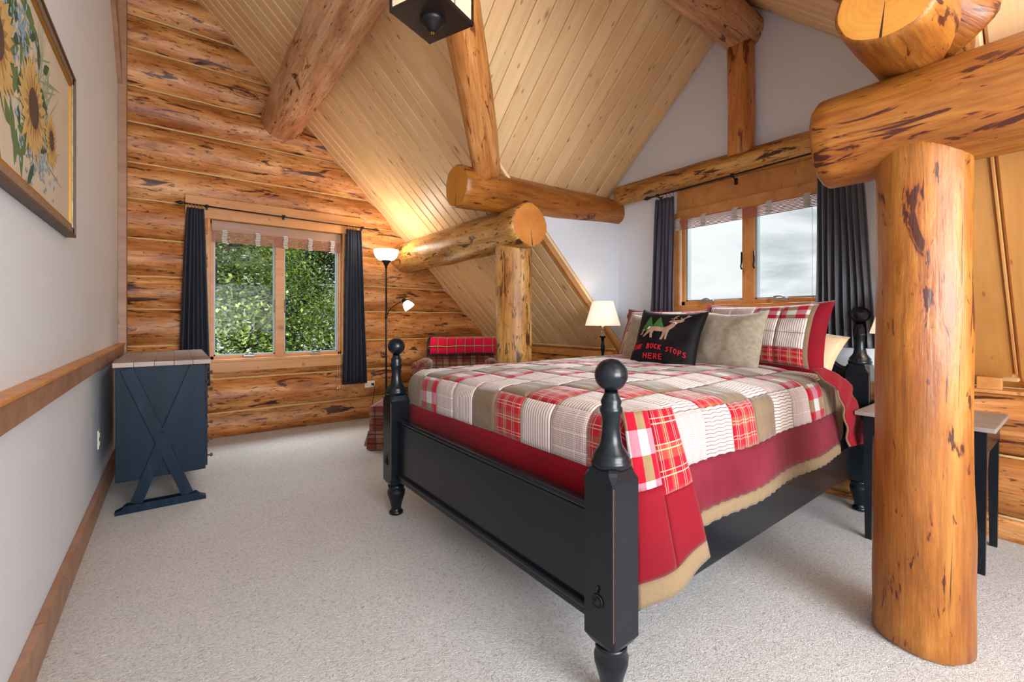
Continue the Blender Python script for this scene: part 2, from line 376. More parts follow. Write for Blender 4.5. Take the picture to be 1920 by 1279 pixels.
M_darkfr = plain('dark_frame_edge', lin(84, 58, 44), .5)
M_canvas = plain('painting_ground', lin(206, 192, 172), .8, noise_=(6, .1))

# ---------------------------------------------------------------- logs
def log(name, p0, p1, r0, r1, mats, parent=None, seed=0, lump=.012, seg=30, cap=.012, clip=None, up=(0, 0, 1), **k):
    M, L = axisM(p0, p1, up); n = max(6, int(L / .07)); bm = bmesh.new(); rings = []
    prof = [(0, r0 - cap), (cap, r0)] + [(L * (i + 1) / (n + 1), None) for i in range(n)] + [(L - cap, r1), (L, r1 - cap)]
    for x, r_ in prof:
        if r_ is None: r_ = r0 + (r1 - r0) * x / L
        ring = []
        for j in range(seg):
            a = 2 * math.pi * j / seg
            q = Vector((x * 1.3 + seed * 7.3, math.cos(a) * .9, math.sin(a) * .9 + seed))
            rr = r_ + lump * noise.noise(q) * 1.4 + lump * .5 * noise.noise(q * 3.1)
            ring.append(bm.verts.new((x, rr * math.cos(a), rr * math.sin(a))))
        rings.append(ring)
    for a, b in zip(rings, rings[1:]):
        for j in range(seg):
            f = bm.faces.new((a[j], b[j], b[(j + 1) % seg], a[(j + 1) % seg])); f.smooth = True
    f = bm.faces.new(rings[0]); f.material_index = 1
    f = bm.faces.new(rings[-1][::-1]); f.material_index = 1
    bmesh.ops.recalc_face_normals(bm, faces=bm.faces)
    if clip:
        Mi = M.inverted()
        for co, no in clip:
            co_ = Mi @ Vector(co); no_ = Mi.to_3x3() @ Vector(no)
            bmesh.ops.bisect_plane(bm, geom=bm.verts[:] + bm.edges[:] + bm.faces[:], plane_co=co_, plane_no=no_, clear_outer=True)
    return obj(name, bm, mats, parent, M=M, **k)

ZR = 4.54                       # main roof plane: z = ZR - x
YA, ZA, SL = 1.72, 3.76, .94    # dormer ridge line and slope
XG, XL, YF = 3.65, -.39, 5.40
YC1, YC0 = 2.97, .43            # dormer cheeks
YB = -1.7                       # the room runs on behind the camera
roofclip = ((0, 0, ZR + .015), (1, 0, 1))

# ---------------------------------------------------------------- structure
tag(obj('floor', bx((XL - .1, YB, -.08), (XG + .1, YF + .3, 0)), M_carpet), kind='structure', label='cream cut-pile carpet floor')
tag(obj('wall_left', bx((XL - .1, YB, 0), (XL, YF + .1, 4.98)), M_white), kind='structure', label='white painted wall on the left')
# outlet plate on the left wall is built further down
tr = empty('trim_1', (XL, 0, .95), kind='structure', label='stained wooden chair rail along the left wall')
bm = bx((XL, YB, .905), (XL + .045, YF - .12, .985), .004); obj('rail_face', bm, M_rail, tr)
bm = bx((XL, YB, .985), (XL + .055, YF - .12, .997), .003); obj('rail_cap', bm, M_trimw, tr)
bb = empty('baseboard_left', (XL, 0, 0), kind='structure', label='stained wooden baseboard under the white left wall')
obj('board', bx((XL, YB, 0), (XL + .028, YF - .1, .13), .004), M_rail, bb)
obj('trim_2', bx((XL, YF - .2, 0), (XL + .06, YF - .09, 4.95), .004), M_rail, kind='structure', label='vertical wooden corner board where white wall meets log wall')
bm = bmesh.new(); prism(bm, [(XL, 5.28, 3.22), (XL, 5.28, 3.42), (XL, 3.2, 5.0), (XL, 3.2, 4.78)][::1], (.03, 0, 0))
obj('trim_3', bm, M_rail, kind='structure', label='sloping wooden trim board high on the left wall')

# far log wall
wf = empty('wall_far', (XL, YF, 0), kind='structure', label='far wall of stacked varnished logs with pale chinking')
seams = [0, .255, .60, .955, 1.30, 1.61, 1.96, 2.328, 2.66, 3.036, 3.368, 3.72, 4.03, 4.36, 4.7, 5.0]
wx0, wx1, wz0, wz1 = .29, 1.575, .80, 2.21       # window opening
RL = .205
for i, (a, b) in enumerate(zip(seams, seams[1:])):
    z = (a + b) / 2; h = (b - a) / 2; r_ = max(RL, h + .03); yc = YF + math.sqrt(r_ * r_ - h * h)
    tl = random.uniform(-.02, .02)
    x1 = min(XG + .2, ZR - a + .35)
    cl = [roofclip, ((0, 0, b), (0, 0, 1)), ((0, 0, a), (0, 0, -1))]
    if z < .2: cl = [roofclip, ((0, 0, b), (0, 0, 1)), ((0, 0, 0), (0, 0, -1))]
    if x1 < XL + .1: continue
    segs = [(XL + .0, x1)]
    if wz0 - .1 < z < wz1 + .12: segs = [(XL, wx0 - .02), (wx1 + .02, x1)]
    if a < wz0 - .12 < b and len(segs) == 2:
        log('log', (wx0 - .02, yc, z), (wx1 + .02, yc, z), r_, r_, [M_wall, M_end], wf, seed=i * 3, lump=.010, clip=cl + [((0, 0, wz0 - .11), (0, 0, 1))], cap=.0)
    for q, (s0, s1) in enumerate(segs):
        log('log', (s0, yc, z), (s1, yc, z), r_, r_, [M_wall, M_end], wf, seed=i * 3 + q, lump=.010, clip=cl, cap=.004)
bm = bmesh.new()
for i, z in enumerate(seams[1:-2]):
    x1 = min(XG, ZR - z)
    rngs = [(XL, x1)]
    if wz0 - .1 < z < wz1: rngs = [(XL, wx0 - .04), (wx1 + .04, x1)]
    for s0, s1 in rngs:
        if s1 - s0 < .1: continue
        n = max(3, int((s1 - s0) / .12))
        tube(bm, [(s0 + (s1 - s0) * k / n, YF - .008, z + .006 * noise.noise(Vector((k * .7 + i * 9, 0, 0)))) for k in range(n + 1)], .0095, 6)
obj('chinking', bm, M_chink, wf, kind='stuff')
# backing so that no daylight leaks between logs
bm = bmesh.new()
for a, b in (((XL, 0), (wx0 - .03, 5)), ((wx1 + .03, 0), (XG + .2, 5)), ((wx0 - .05, 0), (wx1 + .05, wz0 - .07)), ((wx0 - .05, wz1 + .05), (wx1 + .05, 5))):
    box(bm, ((a[0] + b[0]) / 2, YF + .2, (a[1] + b[1]) / 2), (b[0] - a[0], .12, b[1] - a[1]))
bmesh.ops.bisect_plane(bm, geom=bm.verts[:] + bm.edges[:] + bm.faces[:], plane_co=(0, 0, ZR + .1), plane_no=(1, 0, 1), clear_outer=True)
obj('wall_core', bm, M_chink, wf)

# ceiling
ce = empty('ceiling', (1.6, 2, 4), kind='structure', label='pine tongue-and-groove plank ceiling of main roof and dormer')
def plank(P0, dx, dy, xs, W, mat_, parent, T=.018, c=.009, name='plank'):
    """xs = (start at w=0, start at w=W, end at w=0, end at w=W), visible face towards -dz"""
    dx, dy = Vector(dx).normalized(), Vector(dy).normalized(); dz = dx.cross(dy)
    M = Matrix((dx, dy, dz)).transposed().to_4x4(); M.translation = P0
    bm = bmesh.new(); g = .0025
    sec = [(g, T), (W - g, T), (W - g, c), (W - g - c, 0), (g + c, 0), (g, c)]
    A = []; B = []
    for w_, z in sec:
        t = w_ / W
        A.append(bm.verts.new((xs[0] + (xs[1] - xs[0]) * t, w_, z))); B.append(bm.verts.new((xs[2] + (xs[3] - xs[2]) * t, w_, z)))
    n = 6
    for i in range(n): bm.faces.new((A[i], A[(i + 1) % n], B[(i + 1) % n], B[i]))
    bm.faces.new(A[::-1]); bm.faces.new(B)
    bmesh.ops.recalc_face_normals(bm, faces=bm.faces)
    return obj(name, bm, mat_, parent, M=M)
PW_ = .14; s2 = math.sqrt(2)
def xv(y): return (ZR - ZA) + SL * abs(y - YA)      # valley, where dormer roof meets main roof
# main slope: local x runs down the slope from x = XL, local y along +Y; dx x dy points up and out
y = YF + .02
while y > YB:
    y0, y1 = y - PW_, y
    def end(yy):
        if YC0 < yy < YC1: return (xv(yy) - XL) * s2
        return (XG + .03 - XL) * s2
    e0, e1 = end(y0), end(y1)
    if abs(e0 - e1) > .5: e0 = e1 = max(e0, e1) if (y0 + y1) / 2 > YC1 - .02 or (y0 + y1) / 2 < YC0 + .02 else min(e0, e1)
    if y1 < YC0 - .0 and False: pass
    plank((XL, y0, ZR - XL), (1, 0, -1), (0, 1, 0), (0, 0, e0, e1), PW_, M_pine, ce)
    y -= PW_
# dormer slopes
x = ZR - ZA
cs = math.sqrt(1 + SL * SL)
while x < XG:
    x0, x1 = x, min(x + PW_, XG)
    for sgn in (1, -1):
        yl = (3.12 - YA) if sgn > 0 else (YA - .32)
        def st(xx): return 0.0
        def en(xx): return min(yl, max(0.0, (xx - (ZR - ZA)) / SL)) * cs
        if sgn > 0: plank((x0 + (x1 - x0), YA, ZA), (0, 1, -SL), (-1, 0, 0), (0, 0, en(x1), en(x0)), x1 - x0, M_pine, ce)
        else: plank((x0, YA, ZA), (0, -1, -SL), (1, 0, 0), (0, 0, en(x0), en(x1)), x1 - x0, M_pine, ce)
    x += PW_
# roof deck above the planks
def roofdeck():
    bm = bmesh.new(); o = .03
    def P(x, y): return (x, y, ZR - x + o)
    def q(*p):
        bm.faces.new([bm.verts.new(v) for v in p])
    q(P(XL - .1, YC1), P(XG + .4, YC1), P(XG + .4, YF + .4), P(XL - .1, YF + .4))
    q(P(XL - .1, YB), P(XG + .4, YB), P(XG + .4, YC0), P(XL - .1, YC0))
    xr = ZR - ZA
    q(P(XL - .1, YC0), P(xv(YC0), YC0), P(xr, YA), P(xv(YC1), YC1), P(XL - .1, YC1))
    for s_, yc in ((1, YC1 + .35), (-1, YC0 - .35)):
        q((xr, YA, ZA + o), (XG + .3, YA, ZA + o), (XG + .3, yc, ZA - SL * abs(yc - YA) + o), (xv(yc), yc, ZA - SL * abs(yc - YA) + o))
    r_ = bmesh.ops.solidify(bm, geom=bm.faces[:], thickness=-.05)
    return bm
obj('roof_deck', roofdeck(), M_pine_d, ce)
# wide boards of the slope right of the near post
y = YC0 - .03

# cheek and gable walls
zc = ZA - SL * (YC1 - YA)
bm = bmesh.new(); prism(bm, [(ZR - 2.25, YC1, 2.24), (XG, YC1, 2.30), (XG, YC1, ZR - XG)], (0, .03, 0))
obj('wall_cheek', bm, M_white, kind='structure', label='small white triangular cheek wall of the dormer')
bm = bmesh.new(); prism(bm, [(ZR - 2.25, YC0, 2.24), (XG, YC0, 2.30), (XG, YC0, ZR - XG)], (0, -.03, 0))
obj('wall_cheek', bm, M_white, kind='structure', label='right cheek wall of the dormer')
bm = bmesh.new(); prism(bm, [(2.3, YC1 - .012, ZR - 2.3 + .10), (2.3, YC1 - .012, ZR - 2.3 - .02), (XG, YC1 - .012, ZR - XG - .02), (XG, YC1 - .012, ZR - XG + .10)], (0, .03, 0))
obj('trim_4', bm, M_trimw, kind='structure', label='diagonal wooden trim board along the cheek wall')
# gable wall with window opening
gy0, gy1, gz0, gz1 = 1.15, 2.27, 1.33, 2.20
bm = bmesh.new()
for a, b in (((YC0, .5), (gy0, 2.2)), ((gy1, .5), (YC1, 2.2)), ((gy0, .5), (gy1, gz0))):
    box(bm, (XG + .06, (a[0] + b[0]) / 2, (a[1] + b[1]) / 2), (.12, b[0] - a[0], b[1] - a[1]))
prism(bm, [(XG, .32, gz1), (XG, 3.12, gz1), (XG, 3.12, ZA - SL * (3.12 - YA) + .03), (XG, YA, ZA + .03), (XG, .32, ZA - SL * (YA - .32) + .03)], (.12, 0, 0))
obj('wall_gable', bm, M_white, kind='structure', label='white gable wall around the window above the bed')
# knee wall of logs
wk = empty('wall_knee', (3.6, 2, 0), kind='structure', label='low knee wall of stacked logs under the roof slope')
for i, (a, b) in enumerate(((0, .13), (.13, .46), (.46, .80))):
    h = (b - a) / 2; r_ = max(.2, h + .03); xc = 3.60 + math.sqrt(r_ * r_ - h * h) if i else 3.60 + .18
    log('log', (xc, YB, (a + b) / 2), (xc, YF - .02, (a + b) / 2), r_, r_, [M_wall, M_end], wk, seed=60 + i, clip=[((0, 0, b), (0, 0, 1)), ((0, 0, a), (0, 0, -1)), ((XG + .15, 0, 0), (1, 0, 0))], cap=.004)
obj('ledge_board', bx((3.55, YB, .80), (3.72, YC0, .818), .003), M_trimw, wk)
obj('ledge_board', bx((3.55, YC1, .80), (3.72, YF - .02, .872), .003), M_trimw, wk)
bm = bmesh.new()
for z in (.13, .46, .80):
    for s0, s1 in ((YB, YC0), (YC1, YF)):
        tube(bm, [(3.592, s0 + (s1 - s0) * k / 12, z) for k in range(13)], .008, 6)
tube(bm, [(3.60, YC1, .90), (3.60, YF, .90)], .010, 6)
obj('chinking', bm, M_chink, wk, kind='stuff')
obj('wall_core', bx((3.75, YB, 0), (3.85, YF, .9)), M_chink, wk)
bd = empty('wall_slope_boards', (3, .2, 1.4), kind='structure', label='wide knotty boards on the slope right of the near post')
for y0, y1 in ((.255, .425), (-.10, .245), (-.5, -.11), (-.9, -.51)):
    plank((2.45, y0, ZR - 2.45 - .024), (1, 0, -1), (0, 1, 0), (0, 0, (3.63 - 2.45) * s2, (3.63 - 2.45) * s2), y1 - y0, M_board, bd, T=.016, name='board')
plank((2.45, .243, ZR - 2.45 - .036), (1, 0, -1), (0, 1, 0), (0, 0, (3.60 - 2.45) * s2, (3.60 - 2.45) * s2), .016, M_trimw, bd, T=.012, name='batten', c=.002)

# big logs
tag(log('mid_purlin_log', (.93, YF + .05, 3.34), (.93, YB, 3.34), .20, .20, [M_pale, M_end], seed=21, lump=.014), 'pale peeled roof purlin log running up from the far log wall at upper left', 'beam')
tag(log('low_purlin_log', (2.34, YF + .05, 1.985), (2.28, 2.74, 1.965), .185, .178, [M_purl, M_end], seed=22), 'knotty roof purlin log from far log wall ending above the back post', 'beam')
tag(log('near_purlin_log', (2.24, .705, 1.955), (2.24, YB, 1.955), .185, .19, [M_post, M_end2], seed=27), 'amber purlin log resting on top of the near right post', 'beam')
tag(log('plate_log', (1.755, 3.02, 2.245), (XG + .03, 3.02, 2.305), .168, .128, [M_post, M_end2], seed=24), 'amber dormer plate log with cut end crossing over the knotty purlin', 'beam')
tag(log('plate_log', (1.80, .40, 2.235), (XG + .03, .40, 2.305), .145, .13, [M_post, M_end2], seed=25), 'dormer plate log with big round cut end above the near purlin', 'beam')
tag(log('ridge_log', (.55, 1.70, 3.52), (XG + .05, 1.70, 3.50), .16, .15, [M_pale, M_end], seed=26), 'pale knotty ridge log meeting the gable wall at its peak', 'beam')
tag(log('valley_log', (.85, 1.72, 3.50), (1.98, 2.92, 2.37), .125, .115, [M_valley, M_end], seed=28), 'orange valley log running up behind the hanging lantern', 'beam')
tag(log('valley_log', (.85, 1.62, 3.55), (2.20, .255, 2.20), .10, .10, [M_post, M_end], seed=29), 'dark valley log wedged behind the round cut plate log end', 'beam')
tag(log('tie_log', (3.60, YC1 - .04, 2.45), (3.60, YC0, 2.45), .092, .10, [M_purl, M_end], seed=30), 'slim horizontal tie log across the gable wall above its window', 'beam')
tag(log('king_post_log', (3.585, 1.70, 2.50), (3.585, 1.70, 3.40), .098, .098, [M_valley, M_end], seed=31, lump=.006), 'short upright king post log on the white gable wall', 'post')
tag(log('back_post_log', (2.33, 3.02, 0), (2.33, 3.02, 1.86), .155, .152, [M_purl, M_end], seed=32), 'knotty back post log beyond the bed under the purlin', 'post')
tag(log('near_post_log', (2.235, .392, 0), (2.235, .392, 1.86), .141, .135, [M_post, M_end], seed=34, lump=.010), 'thick amber near post log with dark scars beside the nightstand', 'post')

# ---------------------------------------------------------------- windows
def casement(name, label, axis, c0, c1, z0, z1, d, mull, flip):
    """window unit in the plane axis=const; c0..c1 along the other axis; d = plane of the glass; flip=+1 means outdoors at larger d"""
    def P(u, dd, z): return (u, dd, z) if axis == 'y' else (dd, u, z)
    def B(u0, u1, d0, d1, a, b, bev=.002): 
        p, q = P(u0, d0, a), P(u1, d1, b)
        return bx([min(p[i], q[i]) for i in range(3)], [max(p[i], q[i]) for i in range(3)], bev)
    r_ = empty(name, P((c0 + c1) / 2, d, z0), kind='structure', label=label)
    fr = .035
    bm = B(c0, c1, d - .05, d + .05, z0, z0 + fr); 
    for a in (B(c0, c1, d - .05, d + .05, z1 - fr, z1), B(c0, c0 + fr, d - .05, d + .05, z0, z1), B(c1 - fr, c1, d - .05, d + .05, z0, z1), B(mull - .045, mull + .045, d - .055, d + .05, z0, z1)):
        me = bpy.data.meshes.new('t'); a.to_mesh(me); a.free(); bm.from_mesh(me); bpy.data.meshes.remove(me)
    obj('frame', bm, M_trimw, r_)
    for (a, b) in ((c0 + fr, mull - .045), (mull + .045, c1 - fr)):
        g = .014
        bm = bmesh.new()
        for q in ((a, a + g, z0 + fr, z1 - fr), (b - g, b, z0 + fr, z1 - fr), (a, b, z0 + fr, z0 + fr + g), (a, b, z1 - fr - g, z1 - fr)):
            p0, p1 = P(q[0], d - .03, q[2]), P(q[1], d + .02, q[3])
            box(bm, [(p0[i] + p1[i]) / 2 for i in range(3)], [abs(p1[i] - p0[i]) for i in range(3)], .001)
        s = obj('sash', bm, M_glaze, r_)
        bm = B(a + g, b - g, d - .002, d + .002, z0 + fr + g, z1 - fr - g, 0); obj('pane', bm, M_glass, s)
        # crank
        cu = (a * .45 + b * .55); bm = bmesh.new()
        p = P(cu, d - .075, z0 + fr - .004)
        box(bm, p, (.11, .03, .02) if axis == 'y' else (.03, .11, .02), .006)
        tube(bm, [P(cu - .03, d - .085, z0 + fr + .006), P(cu, d - .088, z0 + fr + .02), P(cu + .045, d - .085, z0 + fr + .01)], .007, 6)
        obj('crank', bm, M_chrome, r_)
        # latch by the mullion
        lu = b - .004 if abs(b - mull) < .06 else a + .004
        bm = bmesh.new(); zz = z0 + (z1 - z0) * .38
        tube(bm, [P(lu, d - .06, zz - .05), P(lu, d - .075, zz - .03), P(lu, d - .065, zz), P(lu, d - .062, zz + .09)], .006, 6)
        obj('latch', bm, M_chrome if axis == 'y' else M_black, r_)
    return r_
w1 = casement('window_1', 'two-pane casement window in the far log wall with trees behind', 'y', wx0, wx1, wz0 - .004, wz1, 5.45, .925, 1)
def cbx(a, b, m, parent, bev=.003, name='casing'): return obj(name, bx(a, b, bev), m, parent)
cbx((.09, 5.30, wz1 - .005), (1.79, 5.36, 2.41), M_trimw, w1)                      # head board
cbx((.20, 5.315, wz0 - .02), (wx0, 5.375, wz1 - .005), M_trimw, w1)
cbx((wx1, 5.315, wz0 - .02), (1.665, 5.375, wz1 - .005), M_trimw, w1)
for a, b in ((wx0 - .012, wx0 + .002), (wx1 - .002, wx1 + .012)): cbx((a, 5.33, wz0), (b, 5.50, wz1), M_trimw, w1, .001, 'jamb')
cbx((wx0 - .01, 5.30, wz0 - .025), (wx1 + .01, 5.46, wz0), M_trimw, w1, .003, 'window_sill')
cbx((wx0 - .09, 5.315, wz0 - .125), (wx1 + .13, 5.37, wz0 - .025), M_trimw, w1, .003, 'apron')
w2 = casement('window_2', 'two-pane casement window in the gable wall showing cloudy sky', 'x', gy0, gy1, gz0, gz1, 3.72, 1.68, 1)
cbx((3.615, 1.10, 2.165), (3.65, 2.28, 2.36), M_trimw, w2)
cbx((3.63, gy1, gz0 - .04), (3.655, gy1 + .055, 2.165), M_trimw, w2)
cbx((3.63, gy0 - .055, gz0 - .04), (3.655, gy0, 2.165), M_trimw, w2)
cbx((3.60, gy0 - .07, gz0 - .05), (3.74, gy1 + .07, gz0 - .002), M_trimw, w2, .003, 'window_sill')

# blinds
def blind(label, axis, c0, c1, zt, dpt, ztop_val, zval, zbot, loc, tapes):
    def P(u, dd, z): return (u, dd, z) if axis == 'y' else (dd, u, z)
    r_ = empty('roman_blind', loc, label=label, cat='blind', group='raised woven wood blinds')
    def B(u0, u1, d0, d1, a, b, bev=.002):
        p, q = P(u0, d0, a), P(u1, d1, b); return bx([min(p[i], q[i]) for i in range(3)], [max(p[i], q[i]) for i in range(3)], bev)
    obj('valance', B(c0, c1, dpt - .012, dpt, zval, ztop_val), M_rail if axis == 'y' else plainval, r_)
    n = int((zval - zbot) / .0105)
    bm = bmesh.new()
    for i in range(n):
        z = zval - .004 - i * .0105
        off = .014 + .012 * math.sin(i / n * math.pi)
        p, q = P(c0 + .004, dpt - off, z - .0034), P(c1 - .004, dpt - off + .004, z + .0034)
        box(bm, [(p[k] + q[k]) / 2 for k in range(3)], [abs(q[k] - p[k]) for k in range(3)])
    obj('slats', bm, M_slat, r_, kind='stuff')
    for t in tapes:
        u = c0 + (c1 - c0) * t; bm = bmesh.new()
        for i in range(8):
            z = zval + .005 - (zval - zbot + .01) * i / 7.6; off = .030 + .014 * math.sin(i / 8 * math.pi) + (.006 if i % 2 else 0)
            p, q = P(u - .022 + .004 * math.sin(i), dpt - off - .006, z - .0068), P(u + .022 + .004 * math.sin(i), dpt - off, z + .0068)
            box(bm, [(p[k] + q[k]) / 2 for k in range(3)], [abs(q[k] - p[k]) for k in range(3)], .002)
        obj('tape', bm, M_tape, r_)
    bm = bmesh.new(); u = c1 - .05 if axis == 'y' else c0 + .03
    zz = .42 if axis == 'y' else 1.30
    tube(bm, [P(u, dpt - .06, zbot), P(u, dpt - .06, zz)], .0015, 5); lathe(bm, [(.003, .02), (.007, 0), (.008, -.02), (.002, -.025)], P(u, dpt - .06, zz), 8)
    if axis == 'y':
        u += .025; tube(bm, [P(u, dpt - .06, zbot), P(u, dpt - .06, zz + .01)], .0015, 5); lathe(bm, [(.003, .02), (.007, 0), (.008, -.02), (.002, -.025)], P(u, dpt - .06, zz + .01), 8)
    obj('pull_cord', bm, M_plate, r_)
plainval = M_trimw
blind('raised wood blind with grey tapes in the far log wall window', 'y', wx0 + .015, wx1 - .015, 0, 5.37, wz1 - .01, 2.10, 1.975, (.93, 5.37, 2.0), (.085, .32, .53, .73, .92))
blind('raised wood blind with grey tapes in the gable window above the bed', 'x', gy0 + .01, gy1 - .005, 0, 3.60, 2.175, 2.09, 1.995, (3.60, 1.7, 2.0), (.06, .29, .52, .76, .975))

# curtains
def curtain(label, axis, top, bot, zt, zb, d, m, seed, folds=7, amp=.028, group=None):
    nz_, nu = 26, 90; bm = bmesh.new(); g = []
    uvl = None
    for i in range(nz_ + 1):
        t = i / nz_; z = zt + (zb - zt) * t; row = []
        u0 = top[0] + (bot[0] - top[0]) * t ** .8; u1 = top[1] + (bot[1] - top[1]) * t ** .8
        for j in range(nu + 1):
            s = j / nu; ph = s * folds * 2 * math.pi + .5 * math.sin(s * 9 + seed)
            a = amp * (.45 + .7 * t) * (1 + .3 * math.sin(seed + s * 5))
            dd = d + a * math.sin(ph + .15 * math.sin(t * 3 + seed)) + .006 * math.sin(t * 7 + s * 11)
            u = u0 + (u1 - u0) * (s + .012 * math.sin(ph * 2))
            row.append(bm.verts.new((u, dd, z) if axis == 'y' else (dd, u, z)))
        g.append(row)
    for i in range(nz_):
        for j in range(nu):
            f = bm.faces.new((g[i][j], g[i][j + 1], g[i + 1][j + 1], g[i + 1][j])); f.smooth = True
    r_ = empty('curtain', ((top[0] + top[1]) / 2, d, zb) if axis == 'y' else (d, (top[0] + top[1]) / 2, zb), label=label, cat='curtain', group=group)
    o = obj('panel', bm, m, r_); md = o.modifiers.new('thick', 'SOLIDIFY'); md.thickness = .004
    # rings
    bm = bmesh.new()
    for k in range(5):
        u = top[0] + (top[1] - top[0]) * (k + .5) / 5
        c_ = Vector((u, d, zt + .022) if axis == 'y' else (d, u, zt + .022))
        pts = [c_ + (Vector((0, math.cos(a), math.sin(a))) if axis == 'y' else Vector((math.cos(a), 0, math.sin(a)))) * .022 for a in [2 * math.pi * q / 12 for q in range(13)]]
        tube(bm, pts, .0025, 5)
    obj('rings', bm, M_gold, r_, kind='stuff')
G1, G2 = 'curtains of the far window', 'curtains of the gable window'
curtain('navy curtain left of the far window behind the dresser', 'y', (.10, .235), (.03, .285), 2.275, .56, 5.235, M_curtain, 1.0, group=G1, folds=6)
curtain('navy curtain right of the far window beside the outlet', 'y', (1.59, 1.755), (1.545, 1.82), 2.25, .455, 5.235, M_curtain, 2.3, group=G1, folds=6)
curtain('charcoal curtain left of the gable window', 'x', (2.24, 2.42), (2.25, 2.47), 2.29, .95, 3.50, M_curtain3, 3.1, group=G2, folds=5)
curtain('wide charcoal curtain right of the gable window beside the near post', 'x', (.90, 1.13), (.82, 1.14), 2.30, 1.02, 3.46, M_curtain2, 4.4, group=G2, folds=8, amp=.032)
def rod(label, pts, ends, brs, m=M_black):
    r_ = empty('curtain_rod', pts[0], label=label, cat='curtain rod')
    bm = bmesh.new(); tube(bm, pts, .007, 8); obj('pole', bm, m, r_)
    d = (Vector(pts[1]) - Vector(pts[0])).normalized()
    for p, s in ((Vector(pts[0]), -1), (Vector(pts[1]), 1)):
        bm = bmesh.new(); M = d.to_track_quat('Z', 'Y').to_matrix().to_4x4() if s > 0 else (-d).to_track_quat('Z', 'Y').to_matrix().to_4x4()
        M.translation = p; lathe(bm, [(.008, 0), (.013, .008), (.009, .016), (.016, .03), (.017, .045), (.010, .062), (.003, .08)], (0, 0, 0), 10, M)
        obj('finial', bm, m, r_)
    for b0, b1 in brs:
        bm = bmesh.new(); tube(bm, [b0, b1], .006, 6); lathe(bm, [(.014, -.012), (.014, .012)], b0, 10); box(bm, b1, (.02, .02, .05)); obj('bracket', bm, m, r_)
rod('thin black curtain rod across the far log wall window', [(.09, 5.235, 2.31), (1.90, 5.235, 2.285)], 0, [((.94, 5.235, 2.303), (.94, 5.29, 2.303)), ((.26, 5.235, 2.308), (.26, 5.29, 2.308)), ((1.78, 5.235, 2.287), (1.78, 5.30, 2.287))])
rod('black curtain rod above the gable window under the tie log', [(3.49, 2.47, 2.325), (3.47, .86, 2.345)], 0, [((3.485, 1.72, 2.335), (3.55, 1.72, 2.30)), ((3.49, 2.40, 2.326), (3.55, 2.40, 2.30))])

# ---------------------------------------------------------------- bed
def smooth01(t): t = max(0, min(1, t)); return t * t * (3 - 2 * t)
bed = empty('bed', (1.1, 1.78, 0), label='black painted four-post bed with ball finials and low footboard', cat='bed')
legp = [(.034, 0), (.042, .004), (.042, .016), (.036, .022), (.030, .032), (.031, .045), (.042, .085), (.053, .12), (.054, .14), (.046, .158), (.050, .165), (.050, .18)]
def finial(z0, H, ball):
    """turned top from z0 (top of the square block) to the ball"""
    p = [(.060, z0 - .005), (.062, z0 + .008), (.062, z0 + .016), (.056, z0 + .022), (.058, z0 + .030), (.052, z0 + .038), (.036, z0 + .062), (.030, z0 + .09), (.028, z0 + .12), (.031, z0 + .145), (.036, z0 + .152), (.036, z0 + .158),
         (.030, z0 + .163), (.033, z0 + .172), (.028, z0 + .179), (.022, z0 + .188), (.020, z0 + .197)]
    s = (H - 2 * ball + .006 - (z0 + .197)); p = [(r_, z if i < 7 else z + s * (i - 6) / 10) for i, (r_, z) in enumerate(p)]
    zc_ = H - ball; a0 = math.asin(min(1, .020 / ball))
    for k in range(13):
        a = -math.pi / 2 + a0 + (math.pi - a0 - .02) * k / 12; p.append((ball * math.cos(a), zc_ + ball * math.sin(a)))
    return p
def bedpost(x, y, zsq0, zsq1, H, ball, hs, med):
    bm = bmesh.new(); lathe(bm, [(r_, z * zsq0 / .18) for r_, z in legp], (x, y, 0), 28)
    # square block with lamb's-tongue shoulders
    n = 12; rings = []
    for t, k in ((0, .72), (.02, .86), (.05, 1), (.93, 1), (.965, .93), (.985, .90), (1, .80)):
        z = zsq0 + (zsq1 - zsq0) * t; h = hs * k; c_ = hs * (.10 if 0.04 < t < .95 else .28)
        rings.append([bm.verts.new((x + sx * a, y + sy * b, z)) for sx, sy, a, b in ((-1, -1, h, h - c_), (-1, -1, h - c_, h), (1, -1, h - c_, h), (1, -1, h, h - c_), (1, 1, h, h - c_), (1, 1, h - c_, h), (-1, 1, h - c_, h), (-1, 1, h, h - c_))])
    for a, b in zip(rings, rings[1:]):
        for i in range(8):
            f = bm.faces.new((a[i], a[(i + 1) % 8], b[(i + 1) % 8], b[i]))
            if i % 2 == 0: f.material_index = 0
    bm.faces.new(rings[0][::-1]); bm.faces.new(rings[-1])
    lathe(bm, finial(zsq1, H, ball), (x, y, 0), 32)
    o = obj('post', bm, [M_bed, M_bededge], bed)
    bm = bmesh.new(); 
    for sx, sy in ((-1, -1),): box(bm, (x + sx * hs * .95, y + sy * hs * .95, (zsq0 + zsq1) / 2 - .0), (.002, .002, (zsq1 - zsq0) * .82))
    obj('worn_edge', bm, M_bededge, o)
    if med:
        bm = bmesh.new(); M = Matrix.Translation((x - hs - .001, y, .335)) @ Matrix.Rotation(R(-90), 4, 'Y')
        lathe(bm, [(.022, 0), (.022, .003), (.018, .005), (.017, .003), (.012, .003), (.011, .006), (.006, .006), (.004, .010), (.001, .011)], (0, 0, 0), 20, M)
        tube(bm, [(x - hs - .003, y, .36), (x - hs - .008, y, .372), (x - hs - .003, y, .382)], .003, 6)
        obj('medallion', bm, M_black, o)
    return o
FY0, FY1 = .925, 2.625
bedpost(1.10, FY0, .185, .745, 1.078, .052, .062, True)
bedpost(1.10, FY1, .185, .745, 1.088, .052, .062, True)
bedpost(3.45, .895, .19, .925, 1.285, .053, .066, False)
